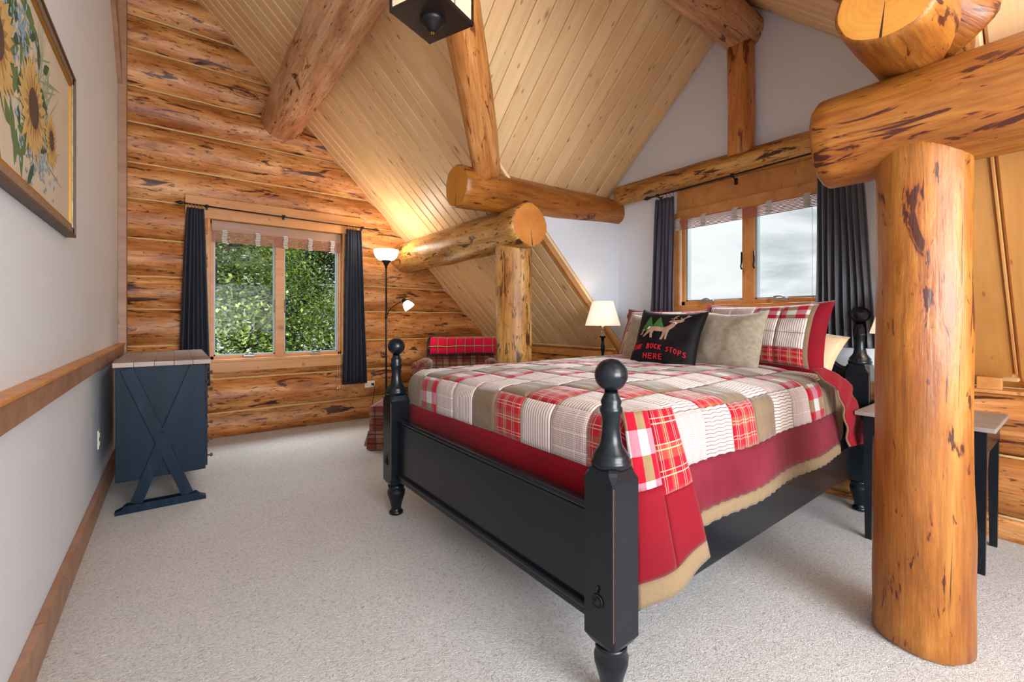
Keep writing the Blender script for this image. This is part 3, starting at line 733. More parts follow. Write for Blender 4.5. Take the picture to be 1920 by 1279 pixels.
bedpost(3.45, 2.64, .19, .925, 1.285, .053, .066, False)
bm = bx((1.085, FY0 + .05, .255), (1.115, FY1 - .05, .58)); box(bm, (1.10, (FY0 + FY1) / 2, .59), (.05, FY1 - FY0 - .11, .022), .008)
box(bm, (1.085, (FY0 + FY1) / 2, .262), (.03, FY1 - FY0 - .11, .024), .010); box(bm, (1.09, (FY0 + FY1) / 2, .24), (.03, FY1 - FY0 - .11, .022), .004)
box(bm, (1.088, (FY0 + FY1) / 2, .571), (.02, FY1 - FY0 - .11, .012), .004)
obj('footboard', bm, M_bed, bed)
for yy in (.915, 2.615):
    bm = bx((1.15, yy - .018, .25), (3.40, yy + .018, .42), .004); box(bm, (2.27, yy - .0, .425), (2.24, .05, .022), .007)
    obj('side_rail', bm, M_bed, bed)
# headboard: scalloped top
pts = []; y0, y1 = .93, 2.60
for i in range(61):
    t = i / 60; y = y0 + (y1 - y0) * t; s = min(t, 1 - t) * (y1 - y0)
    z = .885 + .085 * smooth01((s - .05) / .13) + .14 * smooth01((s - .22) / .35) - .06 * smooth01((s - .6) / .2) + (.035 * (1 - smooth01(s / .035)))
    pts.append((3.435, y, z))
bm = bmesh.new(); prism(bm, [(3.435, y0, .22)] + pts + [(3.435, y1, .22)], (.03, 0, 0)); obj('headboard', bm, M_bed, bed)
bm = bmesh.new(); tube(bm, [(3.45, p[1], p[2]) for p in pts], .017, 8); obj('top_moulding', bm, M_bed, bed)

mat_ = obj('mattress', bx((1.19, .955, .43), (3.40, 2.60, .845), .05), M_sheet, smooth=True); tag(mat_, 'thick mattress under the patchwork quilt', 'mattress')

# quilt -----------------------------------------------------------------
ZT = .892; QX0, QY0, QX1, QY1 = 1.205, .915, 3.38, 2.655
def hang(a, rad=.05):
    """signed distance over an edge (a<0 hangs): returns (horizontal offset from the edge, drop)"""
    L = rad * math.pi / 2; d = -a + .0
    e = d + L / 2
    if e <= 0: return (a, 0)
    if e < L:
        th = e / rad; return (-L / 2 + rad * math.sin(th) - 0 * a - 0, rad * (1 - math.cos(th)))[0:2] if False else (L / 2 - rad * math.sin(th), rad * (1 - math.cos(th)))
    return (L / 2 - rad, rad + (e - L))
def quilt(a, b):
    """cloth coordinates -> world; a along the bed from the foot edge, b across from the near edge"""
    W_ = QY1 - QY0
    ox, dx_ = hang(a, .085)
    bb_ = b if b < W_ / 2 else W_ - b
    oy, dy_ = hang(bb_, .085)
    crown = .035 * smooth01(max(0, a) / .5) * smooth01(max(0, bb_) / .4) - .012
    crown += .007 * noise.noise(Vector((a * 2.1, b * 2.1, 0))) * 1.5
    x = QX0 + ox; 
    if b < W_ / 2:
        y = QY0 + oy
    else: y = QY1 - oy
    z = ZT + crown - dx_ - dy_
    if b < 0:
        y -= .010 * math.sin(a * 9 + 1) * smooth01(-b / .3) + .04 * smooth01(-b / .45)
    # gathers
    z += .0035 * math.sin((a + .02 * math.sin(b * 8)) * 95) * (.4 if bb_ > .1 else .6)
    y += (.0025 * math.sin(a * 95) if b < -.02 else 0)
    return Vector((x, y, z))
qroot = empty('quilt', (2.2, 1.78, .45), label='red and cream patchwork quilt covering the bed', cat='quilt')
def sheet(name, a0, a1, b0, b1, na, nb, m, parent, fn, puff=.006, uvs=(1, 1), flipuv=False, th=.006):
    bm = bmesh.new(); uvl = bm.loops.layers.uv.new(); g = {}
    for i in range(na + 1):
        for j in range(nb + 1):
            s, t = i / na, j / nb; a = a0 + (a1 - a0) * s; b = b0 + (b1 - b0) * t
            p = fn(a, b); e = .01; n_ = (fn(a + e, b) - fn(a - e, b)).cross(fn(a, b + e) - fn(a, b - e)); n_ = n_.normalized() if n_.length > 1e-9 else Vector((0, 0, 1))
            edge = min(1, min(s, 1 - s) * na / 1.3) * min(1, min(t, 1 - t) * nb / 1.3)
            g[i, j] = (bm.verts.new(p + n_ * puff * edge), s, t)
    for i in range(na):
        for j in range(nb):
            q = [g[i, j], g[i + 1, j], g[i + 1, j + 1], g[i, j + 1]]
            f = bm.faces.new([v[0] for v in q]); f.smooth = True
            for l, v in zip(f.loops, q): l[uvl].uv = ((v[2] if flipuv else v[1]) * uvs[0], (v[1] if flipuv else v[2]) * uvs[1])
    o = obj(name, bm, m, parent)
    md = o.modifiers.new('thick', 'SOLIDIFY'); md.thickness = th; md.offset = -1
    return o
CELL = .193; seq = 'CRPSRBSPCBS'
na_, nb_ = 10, 9
B0 = -.19; A0 = -.19
Wt = QY1 - QY0
nb_ = int(round((Wt + .38) / CELL))
CB = (Wt + .38) / nb_
for i in range(na_):
    for j in range(nb_):
        a0 = A0 + i * .2; b0 = B0 + j * CB
        if i == 0 and j in (0, nb_ - 1): continue
        c_ = seq[(i + j) % len(seq)]
        vary = (i * 7 + j * 3) % 5
        sheet('patch', a0 + .001, a0 + .2 - .001, b0 + .001, b0 + CB - .001, 10, 8, F[c_], qroot, quilt, .004, flipuv=True)
AE = A0 + na_ * .2
# red borders and tan binding
for nm, m_, r0, r1 in (('border', M_wine, -.19, -.365), ('binding', M_tan, -.365, -.42)):
    sheet(nm, .05, AE, r1, r0, 66, 8 if nm == 'border' else 4, m_, qroot, quilt, .005, (12, 1))
    sheet(nm, -.02, AE, Wt - r0, Wt - r1, 60, 6, m_, qroot, quilt, .005, (12, 1))
sheet('border', -.40, -.19, -.0, Wt + .0, 8, 50, M_red, qroot, quilt, .005, (1, 8))
# corner tail falling outside the near foot post: s runs from the fold towards the post, t downwards
def tail(s_, t):
    top = Vector((1.345 - .17 * s_, .838 + .075 * max(0, s_) ** 1.5, .885 - .01 * s_)); bot = Vector((1.455 - .285 * s_, .822 - .012 * math.sin(s_ * 3), .392 - .115 * s_))
    p = top.lerp(bot, t); p.y += .055 * max(0, s_) ** 2 * t; p.y -= .030 * (1 - .8 * s_) * math.sin(min(1, t * 1.4) * math.pi / 2) + .008 * math.sin(s_ * 8 + t * 3) * t - .03 * (1 - t) ** 3
    p.x += -.025 * math.sin(t * math.pi) * max(0, 1 - s_); p.z += .02 * (1 - t) ** 2
    return p
sheet('patch', .0, .55, .0, .46, 10, 14, F['R'], qroot, tail, .004)
sheet('patch', .55, 1.0, .0, .40, 8, 12, F['C'], qroot, tail, .004)
sheet('border', .0, .55, .46, .87, 10, 12, M_red, qroot, tail, .004)
sheet('border', .55, 1.0, .40, .87, 8, 12, M_red, qroot, tail, .004)
sheet('binding', .0, 1.0, .87, 1.0, 20, 4, M_tan, qroot, tail, .004, (6, 1))
sheet('patch', -.13, .0, -.16, .0, 8, 8, F['R'], qroot, quilt, .0)
# turned back corner beside the headboard
def turned(s_, t):
    lo_ = [(2.63, .945), (2.80, .83), (2.90, .67), (2.965, .50)]; hi = [(2.79, .945), (2.95, .87), (3.06, .74), (3.33, .475)]
    def L_(P, t):
        t *= 3; k = max(0, min(2, int(t))); f_ = t - k; return Vector((P[k][0] + (P[k + 1][0] - P[k][0]) * f_, 0, P[k][1] + (P[k + 1][1] - P[k][1]) * f_))
    p = L_(lo_, t).lerp(L_(hi, t), s_); p.y = .885 - .062 * smooth01(t * 2.2) - .006 * math.sin(t * 26 + s_ * 3) - .006 * math.sin(s_ * math.pi); return p
o = sheet('turned_corner', 0, 1, 0, 1, 8, 30, M_red, qroot, turned, .006, th=.012); o['label'] = 'turned back red velvet corner'
o = sheet('piping', -.02, .05, 0, 1, 2, 30, F['B'], qroot, turned, .004, th=.01)

# pillows ---------------------------------------------------------------
def pillow_fn(c, wd, ud, w_, h_, th, seed, bow=.06, sag=.02):
    wd, ud = Vector(wd).normalized(), Vector(ud).normalized(); nd = wd.cross(ud).normalized()   # nd = front
    c = Vector(c)
    def fn(s, t, side=1):
        ps, pt = max(0, 1 - abs(s) ** 2.6), max(0, 1 - abs(t) ** 2.6)
        d = th / 2 * (ps * pt) ** .5
        bs = 1 - bow * (1 - t * t); bt = 1 - bow * (1 - s * s)
        wob = .014 * noise.noise(Vector((s * 2 + seed, t * 2, seed))) + .006 * noise.noise(Vector((s * 5 + seed, t * 4.3, seed * 2))) * (ps * pt) ** .25
        return c + wd * (s * w_ / 2 * bs) + ud * (t * h_ / 2 * bt - sag * (1 - s * s) * (1 if t > 0 else 0) * t) + nd * (side * d + wob)
    return fn, nd
def pillow(name, label, m, c, wd, ud, w_, h_, th, seed, parent=None, group=None, n=22, cat='cushion', **k):
    fn, nd = pillow_fn(c, wd, ud, w_, h_, th, seed, **k); bm = bmesh.new(); uvl = bm.loops.layers.uv.new()
    for side in (1, -1):
        g = [[bm.verts.new(fn(-1 + 2 * i / n, -1 + 2 * j / n, side)) for j in range(n + 1)] for i in range(n + 1)]
        for i in range(n):
            for j in range(n):
                q = [g[i][j], g[i + 1][j], g[i + 1][j + 1], g[i][j + 1]]; uv = [(i, j), (i + 1, j), (i + 1, j + 1), (i, j + 1)]
                f = bm.faces.new(q if side > 0 else q[::-1]); f.smooth = True
                for l, v in zip(f.loops, uv if side > 0 else uv[::-1]): l[uvl].uv = (v[0] / n, v[1] / n)
    bmesh.ops.remove_doubles(bm, verts=bm.verts, dist=.0005)
    o = obj(name, bm, m, parent)
    if label: tag(o, label, cat, group)
    return o, fn, nd
def sham(label, c, wd, ud, w_, h_, th, seed, cols, rows):
    o, fn, nd = pillow('pillow_sham', label, M_red, c, wd, ud, w_, h_, th, seed, group='patchwork pillow shams', cat='pillow')
    # brown inner band + patches on the front, inside the red flange
    ins, inh = .80, .84
    sheet('band', -ins - .05, ins + .05, -inh - .02, inh + .02, 30, 20, F['B'], o, lambda s, t: fn(s, t, 1) + nd * .004, .001, th=.003)
    nc, nr = len(cols[0]), len(cols)
    for r_ in range(nr):
        for q in range(nc):
            s0 = -ins + 2 * ins * q / nc; t1 = inh - 2 * inh * r_ / nr
            sheet('patch', s0 + .004, s0 + 2 * ins / nc - .004, t1 - 2 * inh / nr + .004, t1 - .004, 8, 8, F[cols[r_][q]], o, lambda s, t: fn(s, t, 1) + nd * .008, .005, th=.004)
    return o
lean = Vector((.40, 0, .92))
# width axis runs towards -Y (rightwards in view) so that width x up faces the foot of the bed
WD = Vector((0, -1, 0))
tag(pillow('pillow', 'plain tan satin pillow wedged between sham and headboard', M_tanpillow, (3.30, 1.33, 1.03), (0, -.96, -.27), (.30, -.26, .92), .76, .36, .13, 5.0, cat='pillow')[0])
tag(pillow('pillow', 'plain tan satin pillow hidden behind the left sham', M_tanpillow, (3.33, 2.25, 1.03), WD, (.25, 0, .97), .70, .40, .14, 6.0, cat='pillow')[0])
sham('patchwork pillow sham at the right side of the bed head', (3.10, 1.36, 1.09), WD + Vector((-.10, 0, 0)), lean, .86, .50, .20, 1.3, ['PPCC', 'RCSS', 'RCSS', 'TSRR'], 4)
sham('patchwork pillow sham at the left, mostly behind the beige cushion', (3.14, 2.11, 1.07), WD, lean, .82, .49, .20, 2.6, ['PRSR', 'CPRB', 'SPCR', 'BSPR'], 4)
pillow('cushion', 'beige linen cushion right of the black deer cushion', M_beige, (2.83, 1.42, 1.07), WD + Vector((-.05, 0, 0)), lean, .44, .42, .17, 3.2, group='beige linen cushions')
pillow('cushion', 'beige linen cushion left of the black deer cushion', M_beige, (2.88, 2.03, 1.06), WD + Vector((.05, 0, 0)), lean, .46, .42, .17, 4.4, group='beige linen cushions')
cb, cfn, cnd = pillow('cushion', 'black velvet cushion with deer, pine trees and red lettering', M_velvet, (2.64, 1.745, 1.065), WD + Vector((.04, 0, -.03)), Vector((.38, -.04, .92)), .49, .44, .15, 7.7)

def applique(name, polys, m, parent, fn, nd, off=.004, th=.003, label=None):
    """flat embroidered shapes in pillow coordinates laid on the cushion front"""
    bm = bmesh.new()
    for pl in polys:
        vs_ = [bm.verts.new((p[0], p[1], 0)) for p in pl]
        f = bm.faces.new(vs_); 
    bmesh.ops.triangulate(bm, faces=bm.faces[:])
    bmesh.ops.subdivide_edges(bm, edges=[e_ for e_ in bm.edges if e_.calc_length() > .12], cuts=2, use_grid_fill=True)
    for v in bm.verts: v.co = fn(v.co.x, v.co.y, 1) + nd * off
    o = obj(name, bm, m, parent, label=label); md = o.modifiers.new('t', 'SOLIDIFY'); md.thickness = th; md.offset = 0
    return o
def strokes(lines, w_):
    """polylines -> quads"""
    out = []
    for L in lines:
        for (x0, y0), (x1, y1) in zip(L, L[1:]):
            dx, dy = x1 - x0, y1 - y0; l = math.hypot(dx, dy) or 1; nx, ny = -dy / l * w_ / 2, dx / l * w_ / 2; ex, ey = dx / l * w_ * .35, dy / l * w_ * .35
            out.append([(x0 + nx - ex, y0 + ny - ey), (x0 - nx - ex, y0 - ny - ey), (x1 - nx + ex, y1 - ny + ey), (x1 + nx + ex, y1 + ny + ey)])
    return out
M_green = plain('green_felt', lin(52, 106, 44), .9); M_fawn = plain('fawn_embroidery', lin(172, 136, 114), .9); M_redth = plain('red_thread', lin(196, 24, 44), .8); M_wht = plain('white_thread', lin(230, 226, 220), .9)
def firtree(cx, cy, h, w_):
    L = [(0, h)]; R_ = []
    n = 4
    for k in range(n):
        a = (k + 1) / n; y = h - h * a * .95
        L += [(-w_ * a * .5, y), (-w_ * a * .28, y + .015)]; R_ += [(w_ * a * .5, y), (w_ * a * .28, y + .015)]
    L[-1] = (-.02, L[-2][1] - .0); R_[-1] = (.02, R_[-2][1] - .0)
    return [(cx + x + .0, cy + y) for x, y in L + R_[::-1]]
applique('fir_tree', [firtree(-.50, .14, .58, .50)], M_green, cb, cfn, cnd)
applique('fir_tree', [firtree(-.18, .28, .46, .40)], M_green, cb, cfn, cnd, off=.003)
deer = [[(-.60, .24), (-.50, .30), (-.30, .31), (-.12, .28), (.02, .34), (.14, .48), (.20, .56), (.30, .60), (.36, .55), (.30, .48), (.28, .36), (.16, .18), (.02, .08), (-.30, .08), (-.46, .10), (-.62, .16)],
        [(-.62, .17), (-.46, .10), (-.56, .0), (-.74, -.20), (-.80, -.18), (-.68, .02)], [(-.50, .12), (-.38, .10), (-.44, -.05), (-.42, -.24), (-.49, -.24), (-.52, -.06)],
        [(-.06, .10), (.06, .12), (.02, -.08), (-.04, -.30), (-.11, -.30), (-.07, -.08)], [(.05, .12), (.16, .18), (.12, -.02), (.10, -.28), (.04, -.28), (.05, -.04)]]
deer += strokes([[(-.80, .14), (-.88, -.10)]], .035)
ant = [[(.20, .66), (.14, .78), (.18, .90), (.26, .96)], [(.15, .76), (.06, .80)], [(.16, .84), (.24, .82)], [(.34, .66), (.44, .74), (.54, .84), (.56, .96)], [(.46, .76), (.50, .68)], [(.53, .84), (.64, .90)], [(.44, .74), (.38, .82)]]
deer += strokes(ant, .030)
ears = [[(.20, .66), (.08, .70), (.02, .62), (.12, .56), (.20, .58)], [(.32, .66), (.46, .72), (.52, .64), (.42, .56), (.32, .58)], [(.16, .70), (.36, .70), (.37, .58), (.31, .46), (.24, .46), (.17, .58)]]
D = lambda p: (p[0] * .90 + .10, p[1] * .74 + .10)
applique('deer', [[D(q) for q in pl] for pl in deer + ears], M_fawn, cb, cfn, cnd, off=.008)
applique('deer_muzzle', [[D(q) for q in pl] for pl in [[(.22, .56), (.31, .56), (.31, .47), (.23, .47)], [(-.62, .26), (-.54, .30), (-.60, .18), (-.66, .16)]]], M_wht, cb, cfn, cnd, off=.012)
applique('deer_nose', [[D(q) for q in pl] for pl in [[(.25, .51), (.29, .51), (.29, .475), (.25, .475)]]], M_slot, cb, cfn, cnd, off=.016)
GL = {'T': [[(0, 1), (.7, 1)], [(.35, 1), (.35, 0)]], 'H': [[(0, 1), (0, 0)], [(.6, 1), (.6, 0)], [(0, .5), (.6, .5)]], 'E': [[(.6, 1), (0, 1), (0, 0), (.6, 0)], [(0, .52), (.5, .52)]],
      'B': [[(0, 0), (0, 1), (.45, .95), (.5, .75), (.4, .55), (0, .52)], [(.4, .55), (.58, .3), (.45, .03), (0, 0)]], 'U': [[(0, 1), (0, .2), (.2, 0), (.42, .05), (.58, .25), (.58, 1)]],
      'C': [[(.6, .85), (.4, 1), (.12, .9), (0, .5), (.12, .1), (.4, 0), (.6, .15)]], 'K': [[(0, 1), (0, 0)], [(.6, 1), (0, .45)], [(.15, .55), (.6, 0)]],
      'S': [[(.58, .85), (.35, 1), (.08, .88), (.1, .62), (.45, .45), (.58, .2), (.3, 0), (0, .12)]], 'O': [[(.3, 1), (.04, .75), (.04, .25), (.3, 0), (.56, .25), (.56, .75), (.3, 1)]],
      'P': [[(0, 0), (0, 1), (.45, .95), (.55, .75), (.42, .52), (0, .5)]], 'R': [[(0, 0), (0, 1), (.45, .95), (.55, .75), (.42, .52), (0, .5)], [(.2, .5), (.6, 0)]]}
def lettering(text, x0, x1, ybase, h):
    n = len(text)
    for i, ch in enumerate(text):
        if ch == ' ': continue
        cx = x0 + (x1 - x0) * i / n; dy = ybase(cx); wch = (x1 - x0) / n * .95
        applique('letter', strokes([[(cx + p[0] * wch, dy + p[1] * h) for p in L] for L in GL[ch]], .024), M_redth, cb, cfn, cnd, off=.005)
lettering('THE BUCK STOPS', -.86, .86, lambda x: -.42 - .16 * abs(x + .25) ** 1.4, .145)
lettering('HERE', -.42, .22, lambda x: -.74, .15)

# ---------------------------------------------------------------- bedside
def nightstand(label, x0, x1, y0, y1, zt, legh):
    r_ = empty('nightstand', ((x0 + x1) / 2, (y0 + y1) / 2, 0), label=label, cat='nightstand', group='black nightstands with grey tops')
    bm = bx((x0, y0, zt - .022), (x1, y1, zt), .004)
    obj('tabletop', bm, M_grey, r_)
    a = .03
    bm = bx((x0 + a, y0 + a, zt - .13), (x1 - a - .0, y1 - a, zt - .022), .003)
    obj('apron', bm, M_bed, r_)
    for sx in (0, 1):
        for sy in (0, 1):
            cx = x0 + a + .022 if sx == 0 else x1 - a - .022; cy = y0 + a + .022 if sy == 0 else y1 - a - .022
            bm = bmesh.new(); q = .022
            top = [(cx + i * q, cy + j * q, zt - .03) for i, j in ((-1, -1), (1, -1), (1, 1), (-1, 1))]
            bot = [(cx + i * q * .65, cy + j * q * .65, 0) for i, j in ((-1, -1), (1, -1), (1, 1), (-1, 1))]
            T = [bm.verts.new(p) for p in top]; B_ = [bm.verts.new(p) for p in bot]
            for i in range(4): bm.faces.new((B_[i], B_[(i + 1) % 4], T[(i + 1) % 4], T[i]))
            bm.faces.new(T); bm.faces.new(B_[::-1]); obj('leg', bm, M_bed, r_)
    for yy in (y0 + a + .004, y1 - a - .004):
        bm = bmesh.new(); prism(bm, [(x0 + a + .04, yy, zt - .13), (x0 + a + .12, yy, zt - .13), (x0 + a + .04, yy, zt - .24)], (0, .012, 0)); obj('corner_bracket', bm, M_bed, r_)
nightstand('black nightstand with grey top behind the near log post', 2.985, 3.515, .27, .80, .70, 0)
nightstand('black nightstand on the far side of the bed under the white wall', 3.0, 3.50, 2.74, 2.955, .70, 0)
def table_lamp(label, x, y, z0, zs, sc=1):
    r_ = empty('table_lamp', (x, y, z0), label=label, cat='lamp', group='bedside lamps with cream shades')
    H = zs - z0
    bm = bmesh.new(); lathe(bm, [(.055, 0), (.058, .008), (.045, .018), (.016, .028), (.013, .05)], (x, y, z0), 20); obj('base', bm, M_bed, r_)
    bm = bmesh.new(); k = H / .45
    lathe(bm, [(.011, .04), (.016, .07 * k), (.010, .10 * k), (.018, .14 * k), (.011, .18 * k), (.017, .22 * k), (.020, .25 * k), (.012, .29 * k), (.016, .33 * k), (.030, .345 * k), (.030, .352 * k), (.012, .36 * k), (.012, .42 * k)], (x, y, z0), 16)
    obj('stem', bm, M_bed, r_)
    bm = bmesh.new(); lathe(bm, [(.012, H - .05), (.014, H + .02)], (x, y, z0), 12); obj('socket', bm, M_chrome, r_)
    bm = bmesh.new(); hs = .225 * sc
    lathe(bm, [(.160 * sc, 0), (.161 * sc, .004), (.095 * sc, hs), (.094 * sc, hs), (.158 * sc, .002)], (x, y, zs), 40, caps=False)
    obj('lamp_shade', bm, M_shade, r_)
    bm = bmesh.new(); bmesh.ops.create_uvsphere(bm, u_segments=12, v_segments=8, radius=.03, matrix=Matrix.Translation((x, y, zs + .07))); obj('bulb', bm, M_bowl, r_, smooth=True)
    l = bpy.data.lights.new('lamp_light', 'POINT'); l.energy = 2.2; l.color = (1, .8, .55); l.shadow_soft_size = .04
    lo = bpy.data.objects.new('lamp_light', l); C.objects.link(lo); lo.location = (x, y, zs + .11)
    lo.parent = r_; lo.matrix_parent_inverse = PW(r_).inverted()
table_lamp('lit cream-shaded table lamp left of the bed beside the slope', 3.17, 2.765, .70, 1.148)
table_lamp('cream-shaded table lamp half hidden behind the near post', 3.34, .655, .70, 1.12)

# framed pale panel behind the headboard
r_ = empty('wall_panel', (3.6, .9, 1.0), label='grey-framed pale panel on the wall behind the headboard post', cat='panel')
obj('panel', bx((3.625, .50, .72), (3.645, 1.10, 1.045)), M_white, r_)
bm = bx((3.60, .48, 1.045), (3.65, 1.12, 1.07), .003); box(bm, (3.625, 1.11, .89), (.05, .025, .35), .003); obj('frame', bm, M_grey, r_)
obj('wood_block', bx((3.555, .30, .819), (3.62, .395, .885), .003), M_trimw, label='small pale wood block on the ledge right of the near post', cat='block')

# ---------------------------------------------------------------- dresser
dr = empty('dresser', (-.05, 4.2, 0), label='navy dresser with X trestle legs and grey plank top by the left wall', cat='dresser')
DX0, DX1, DY0, DY1 = -.285, .175, 3.66, 4.86
obj('body', bx((DX0, DY0, .19), (DX1, DY1, .905), .004), M_navy, dr)
for k in range(5):
    wp = (DX1 - DX0 + .042) / 5
    bm = bx((DX0 - .012 + k * wp, DY0 - .03, .905), (DX0 - .012 + (k + 1) * wp - .001, DY1 + .03, .935), .003)
    obj('plank', bm, M_dtop, dr)
for iy in range(2):
    for iz in range(6):
        a = DY0 + .03 + iy * .58; z = .205 + iz * .1155
        d_ = obj('drawer', bx((DX1 - .01, a, z), (DX1 + .012, a + .56, z + .105), .003), M_navy, dr)
        for kk in ((.06, .50)):
            bm = bmesh.new(); M = Matrix.Translation((DX1 + .012, a + kk, z + .052)) @ Matrix.Rotation(R(90), 4, 'Y')
            lathe(bm, [(.010, 0), (.006, .004), (.005, .014), (.013, .022), (.014, .028), (.006, .033)], (0, 0, 0), 12, M); obj('knob', bm, M_darkfr, d_)
for yy, sg in ((DY0 - .024, 1), (DY1 + .0, 1)):
    def brace(p, q, wd_, d0, d1):
        bm = bmesh.new(); dx = Vector((q[0] - p[0], 0, q[1] - p[1])).normalized(); n_ = Vector((-dx.z, 0, dx.x)) * wd_ / 2
        a, b = Vector((p[0], d0, p[1])), Vector((q[0], d0, q[1]))
        prism(bm, [a - n_, b - n_, b + n_, a + n_], (0, d1 - d0, 0)); return bm
    obj('cross_brace', brace((DX0 + .10, .05), (DX1 - .055, .895), .062, yy, yy + .022), M_navy, dr)
    obj('cross_brace', brace((DX1 - .10, .05), (DX0 + .055, .895), .062, yy - .004, yy + .018), M_navy, dr)
    bm = bmesh.new(); prism(bm, [(DX0, yy - .015, 0), (DX1, yy - .015, 0), (DX1, yy - .015, .018), (DX1 - .03, yy - .015, .03), (DX1 - .05, yy - .015, .05), (DX0 + .05, yy - .015, .05), (DX0 + .03, yy - .015, .03), (DX0, yy - .015, .018)], (0, .06, 0))
    obj('foot', bm, M_navy, dr)
bm = bmesh.new(); box(bm, (-.055, DY0 - .030, .475), (.03, .003, .05), .001); lathe(bm, [(.007, 0), (.005, .004)], (0, 0, 0), 10, Matrix.Translation((-.055, DY0 - .034, .475)) @ Matrix.Rotation(R(90), 4, 'X'))
obj('joint_plate', bm, M_navy, dr)

# outlets
def outlet(name, label, p, axis):
    r_ = empty(name, p, label=label, cat='outlet')
    s = (.12, .006, .078) if axis == 'y' else (.006, .078, .12)
    bm = bmesh.new(); box(bm, p, s, .002); obj('plate', bm, M_plate, r_)
    for k in (-.028, .028):
        q = (p[0] + k, p[1] - .003, p[2]) if axis == 'y' else (p[0] + .003, p[1], p[2] + k)
        bm = bmesh.new(); box(bm, q, (.03, .005, .035) if axis == 'y' else (.005, .032, .03), .002); so = obj('socket', bm, M_plate, r_)
        bm = bmesh.new()
        for kk in (-.007, .007):
            box(bm, (q[0] + (0 if axis == 'y' else .003), q[1] + (-.003 if axis == 'y' else kk), q[2] + (kk if axis == 'y' else 0)), (.008, .002, .003) if axis == 'y' else (.002, .003, .008))
        obj('slot', bm, M_slot, so)
outlet('wall_outlet', 'cream outlet on the log wall right of the navy curtain', (1.885, 5.30, .425), 'y')
outlet('wall_outlet', 'outlet plate low on the white wall behind the dresser', (XL + .003, 3.95, .42), 'x')
bm = bmesh.new(); box(bm, (1.915, 5.285, .425), (.028, .03, .024), .004)
tube(bm, [(1.915, 5.27, .42), (1.935, 5.26, .38), (1.92, 5.26, .30), (1.90, 5.25, .2), (1.93, 5.24, .08), (1.95, 5.15, .012), (1.92, 4.95, .010)], .0035, 6)
tag(obj('power_cord', bm, M_black), 'thin black plug and cord hanging from the log wall outlet', 'cord')

# ---------------------------------------------------------------- floor lamp
fl = empty('floor_lamp', (1.90, 4.82, 0), label='black floor lamp with lit white bowl and side reading arm', cat='lamp')
LX, LY = 1.90, 4.82
bm = bmesh.new(); lathe(bm, [(.13, 0), (.13, .012), (.11, .024), (.03, .032), (.012, .05)], (LX, LY, 0), 28); obj('base', bm, M_black, fl)
bm = bmesh.new(); lathe(bm, [(.0105, .04), (.0105, 1.80)], (LX, LY, 0), 12); obj('pole', bm, M_black, fl)
bm = bmesh.new(); lathe(bm, [(.012, 1.78), (.014, 1.80), (.030, 1.835), (.052, 1.862), (.050, 1.868)], (LX, LY, 0), 20); obj('shade_cup', bm, M_black, fl)
bm = bmesh.new(); lathe(bm, [(.045, 1.866), (.085, 1.875), (.115, 1.905), (.132, 1.95), (.137, 1.985), (.134, 1.985), (.128, 1.95), (.11, 1.91), (.08, 1.88), (.03, 1.872)], (LX, LY, 0), 32, caps=False); obj('lamp_shade', bm, M_bowl, fl, label='lit white bowl shade')
AX = Vector((.795, -.607, 0))   # the reading arm points this way
P0 = Vector((LX, LY, 1.275)); hd = P0 + AX * .20 + Vector((0, 0, .145))
bm = bmesh.new(); tube(bm, [P0 - Vector((0, 0, .02)) + AX * .012, P0 + AX * .03 + Vector((0, 0, .03)), P0 + AX * .09 + Vector((0, 0, .085)), P0 + AX * .15 + Vector((0, 0, .12)), hd], .0055, 8); lathe(bm, [(.016, 1.22), (.016, 1.27)], (LX, LY, 0), 12); obj('reading_arm', bm, M_black, fl)
dn = (AX * .62 + Vector((0, 0, -.78))).normalized(); M = dn.to_track_quat('Z', 'Y').to_matrix().to_4x4(); M.translation = hd
bm = bmesh.new(); lathe(bm, [(.012, -.02), (.026, -.01), (.028, .022), (.024, .026)], (0, 0, 0), 16, M); obj('socket', bm, M_black, fl)
bm = bmesh.new(); lathe(bm, [(.026, .022), (.040, .035), (.056, .07), (.062, .105), (.059, .105), (.052, .07), (.02, .03)], (0, 0, 0), 24, M, caps=False); obj('reading_shade', bm, M_bowl, fl, label='lit white reading shade')
def pt(name, loc, e_, col, r_=.04, parent=None):
    l = bpy.data.lights.new(name, 'POINT'); l.energy = e_; l.color = col; l.shadow_soft_size = r_
    o = bpy.data.objects.new(name, l); C.objects.link(o); o.location = loc
    if parent: o.parent = parent; o.matrix_parent_inverse = PW(parent).inverted()
pt('bowl_light', (LX, LY, 2.02), 11, (1, .86, .68), .07, fl)
pt('reading_light', tuple(hd + dn * .13), 4, (1, .8, .55), .04, fl)

# ---------------------------------------------------------------- armchair, ottoman, throw
def cushion_box(name, a, b, m, parent, bev=.03, uvs=1.0, CM=None):
    bm = bx(a, b, bev); uvl = bm.loops.layers.uv.new()
    bmesh.ops.subdivide_edges(bm, edges=[e_ for e_ in bm.edges if e_.calc_length() > .15], cuts=3, use_grid_fill=True)
    bm.normal_update()
    for f in bm.faces:
        f.smooth = True; n_ = f.normal
        for l in f.loops:
            c_ = l.vert.co
            l[uvl].uv = ((c_.x, c_.y) if abs(n_.z) > .7 else ((c_.y, c_.z) if abs(n_.x) > abs(n_.y) else (c_.x, c_.z)))
            l[uvl].uv = (l[uvl].uv[0] * uvs, l[uvl].uv[1] * uvs)
    if CM: bmesh.ops.transform(bm, matrix=CM, verts=bm.verts)
    return obj(name, bm, m, parent)
CM = Matrix.Rotation(-math.atan2(635, 832), 4, 'Z')      # chair and ottoman stand turned 37 degrees, facing the bed foot
def cbox(name, a, b, parent, bev=.03): return cushion_box(name, a, b, M_chair, parent, bev, CM=CM)
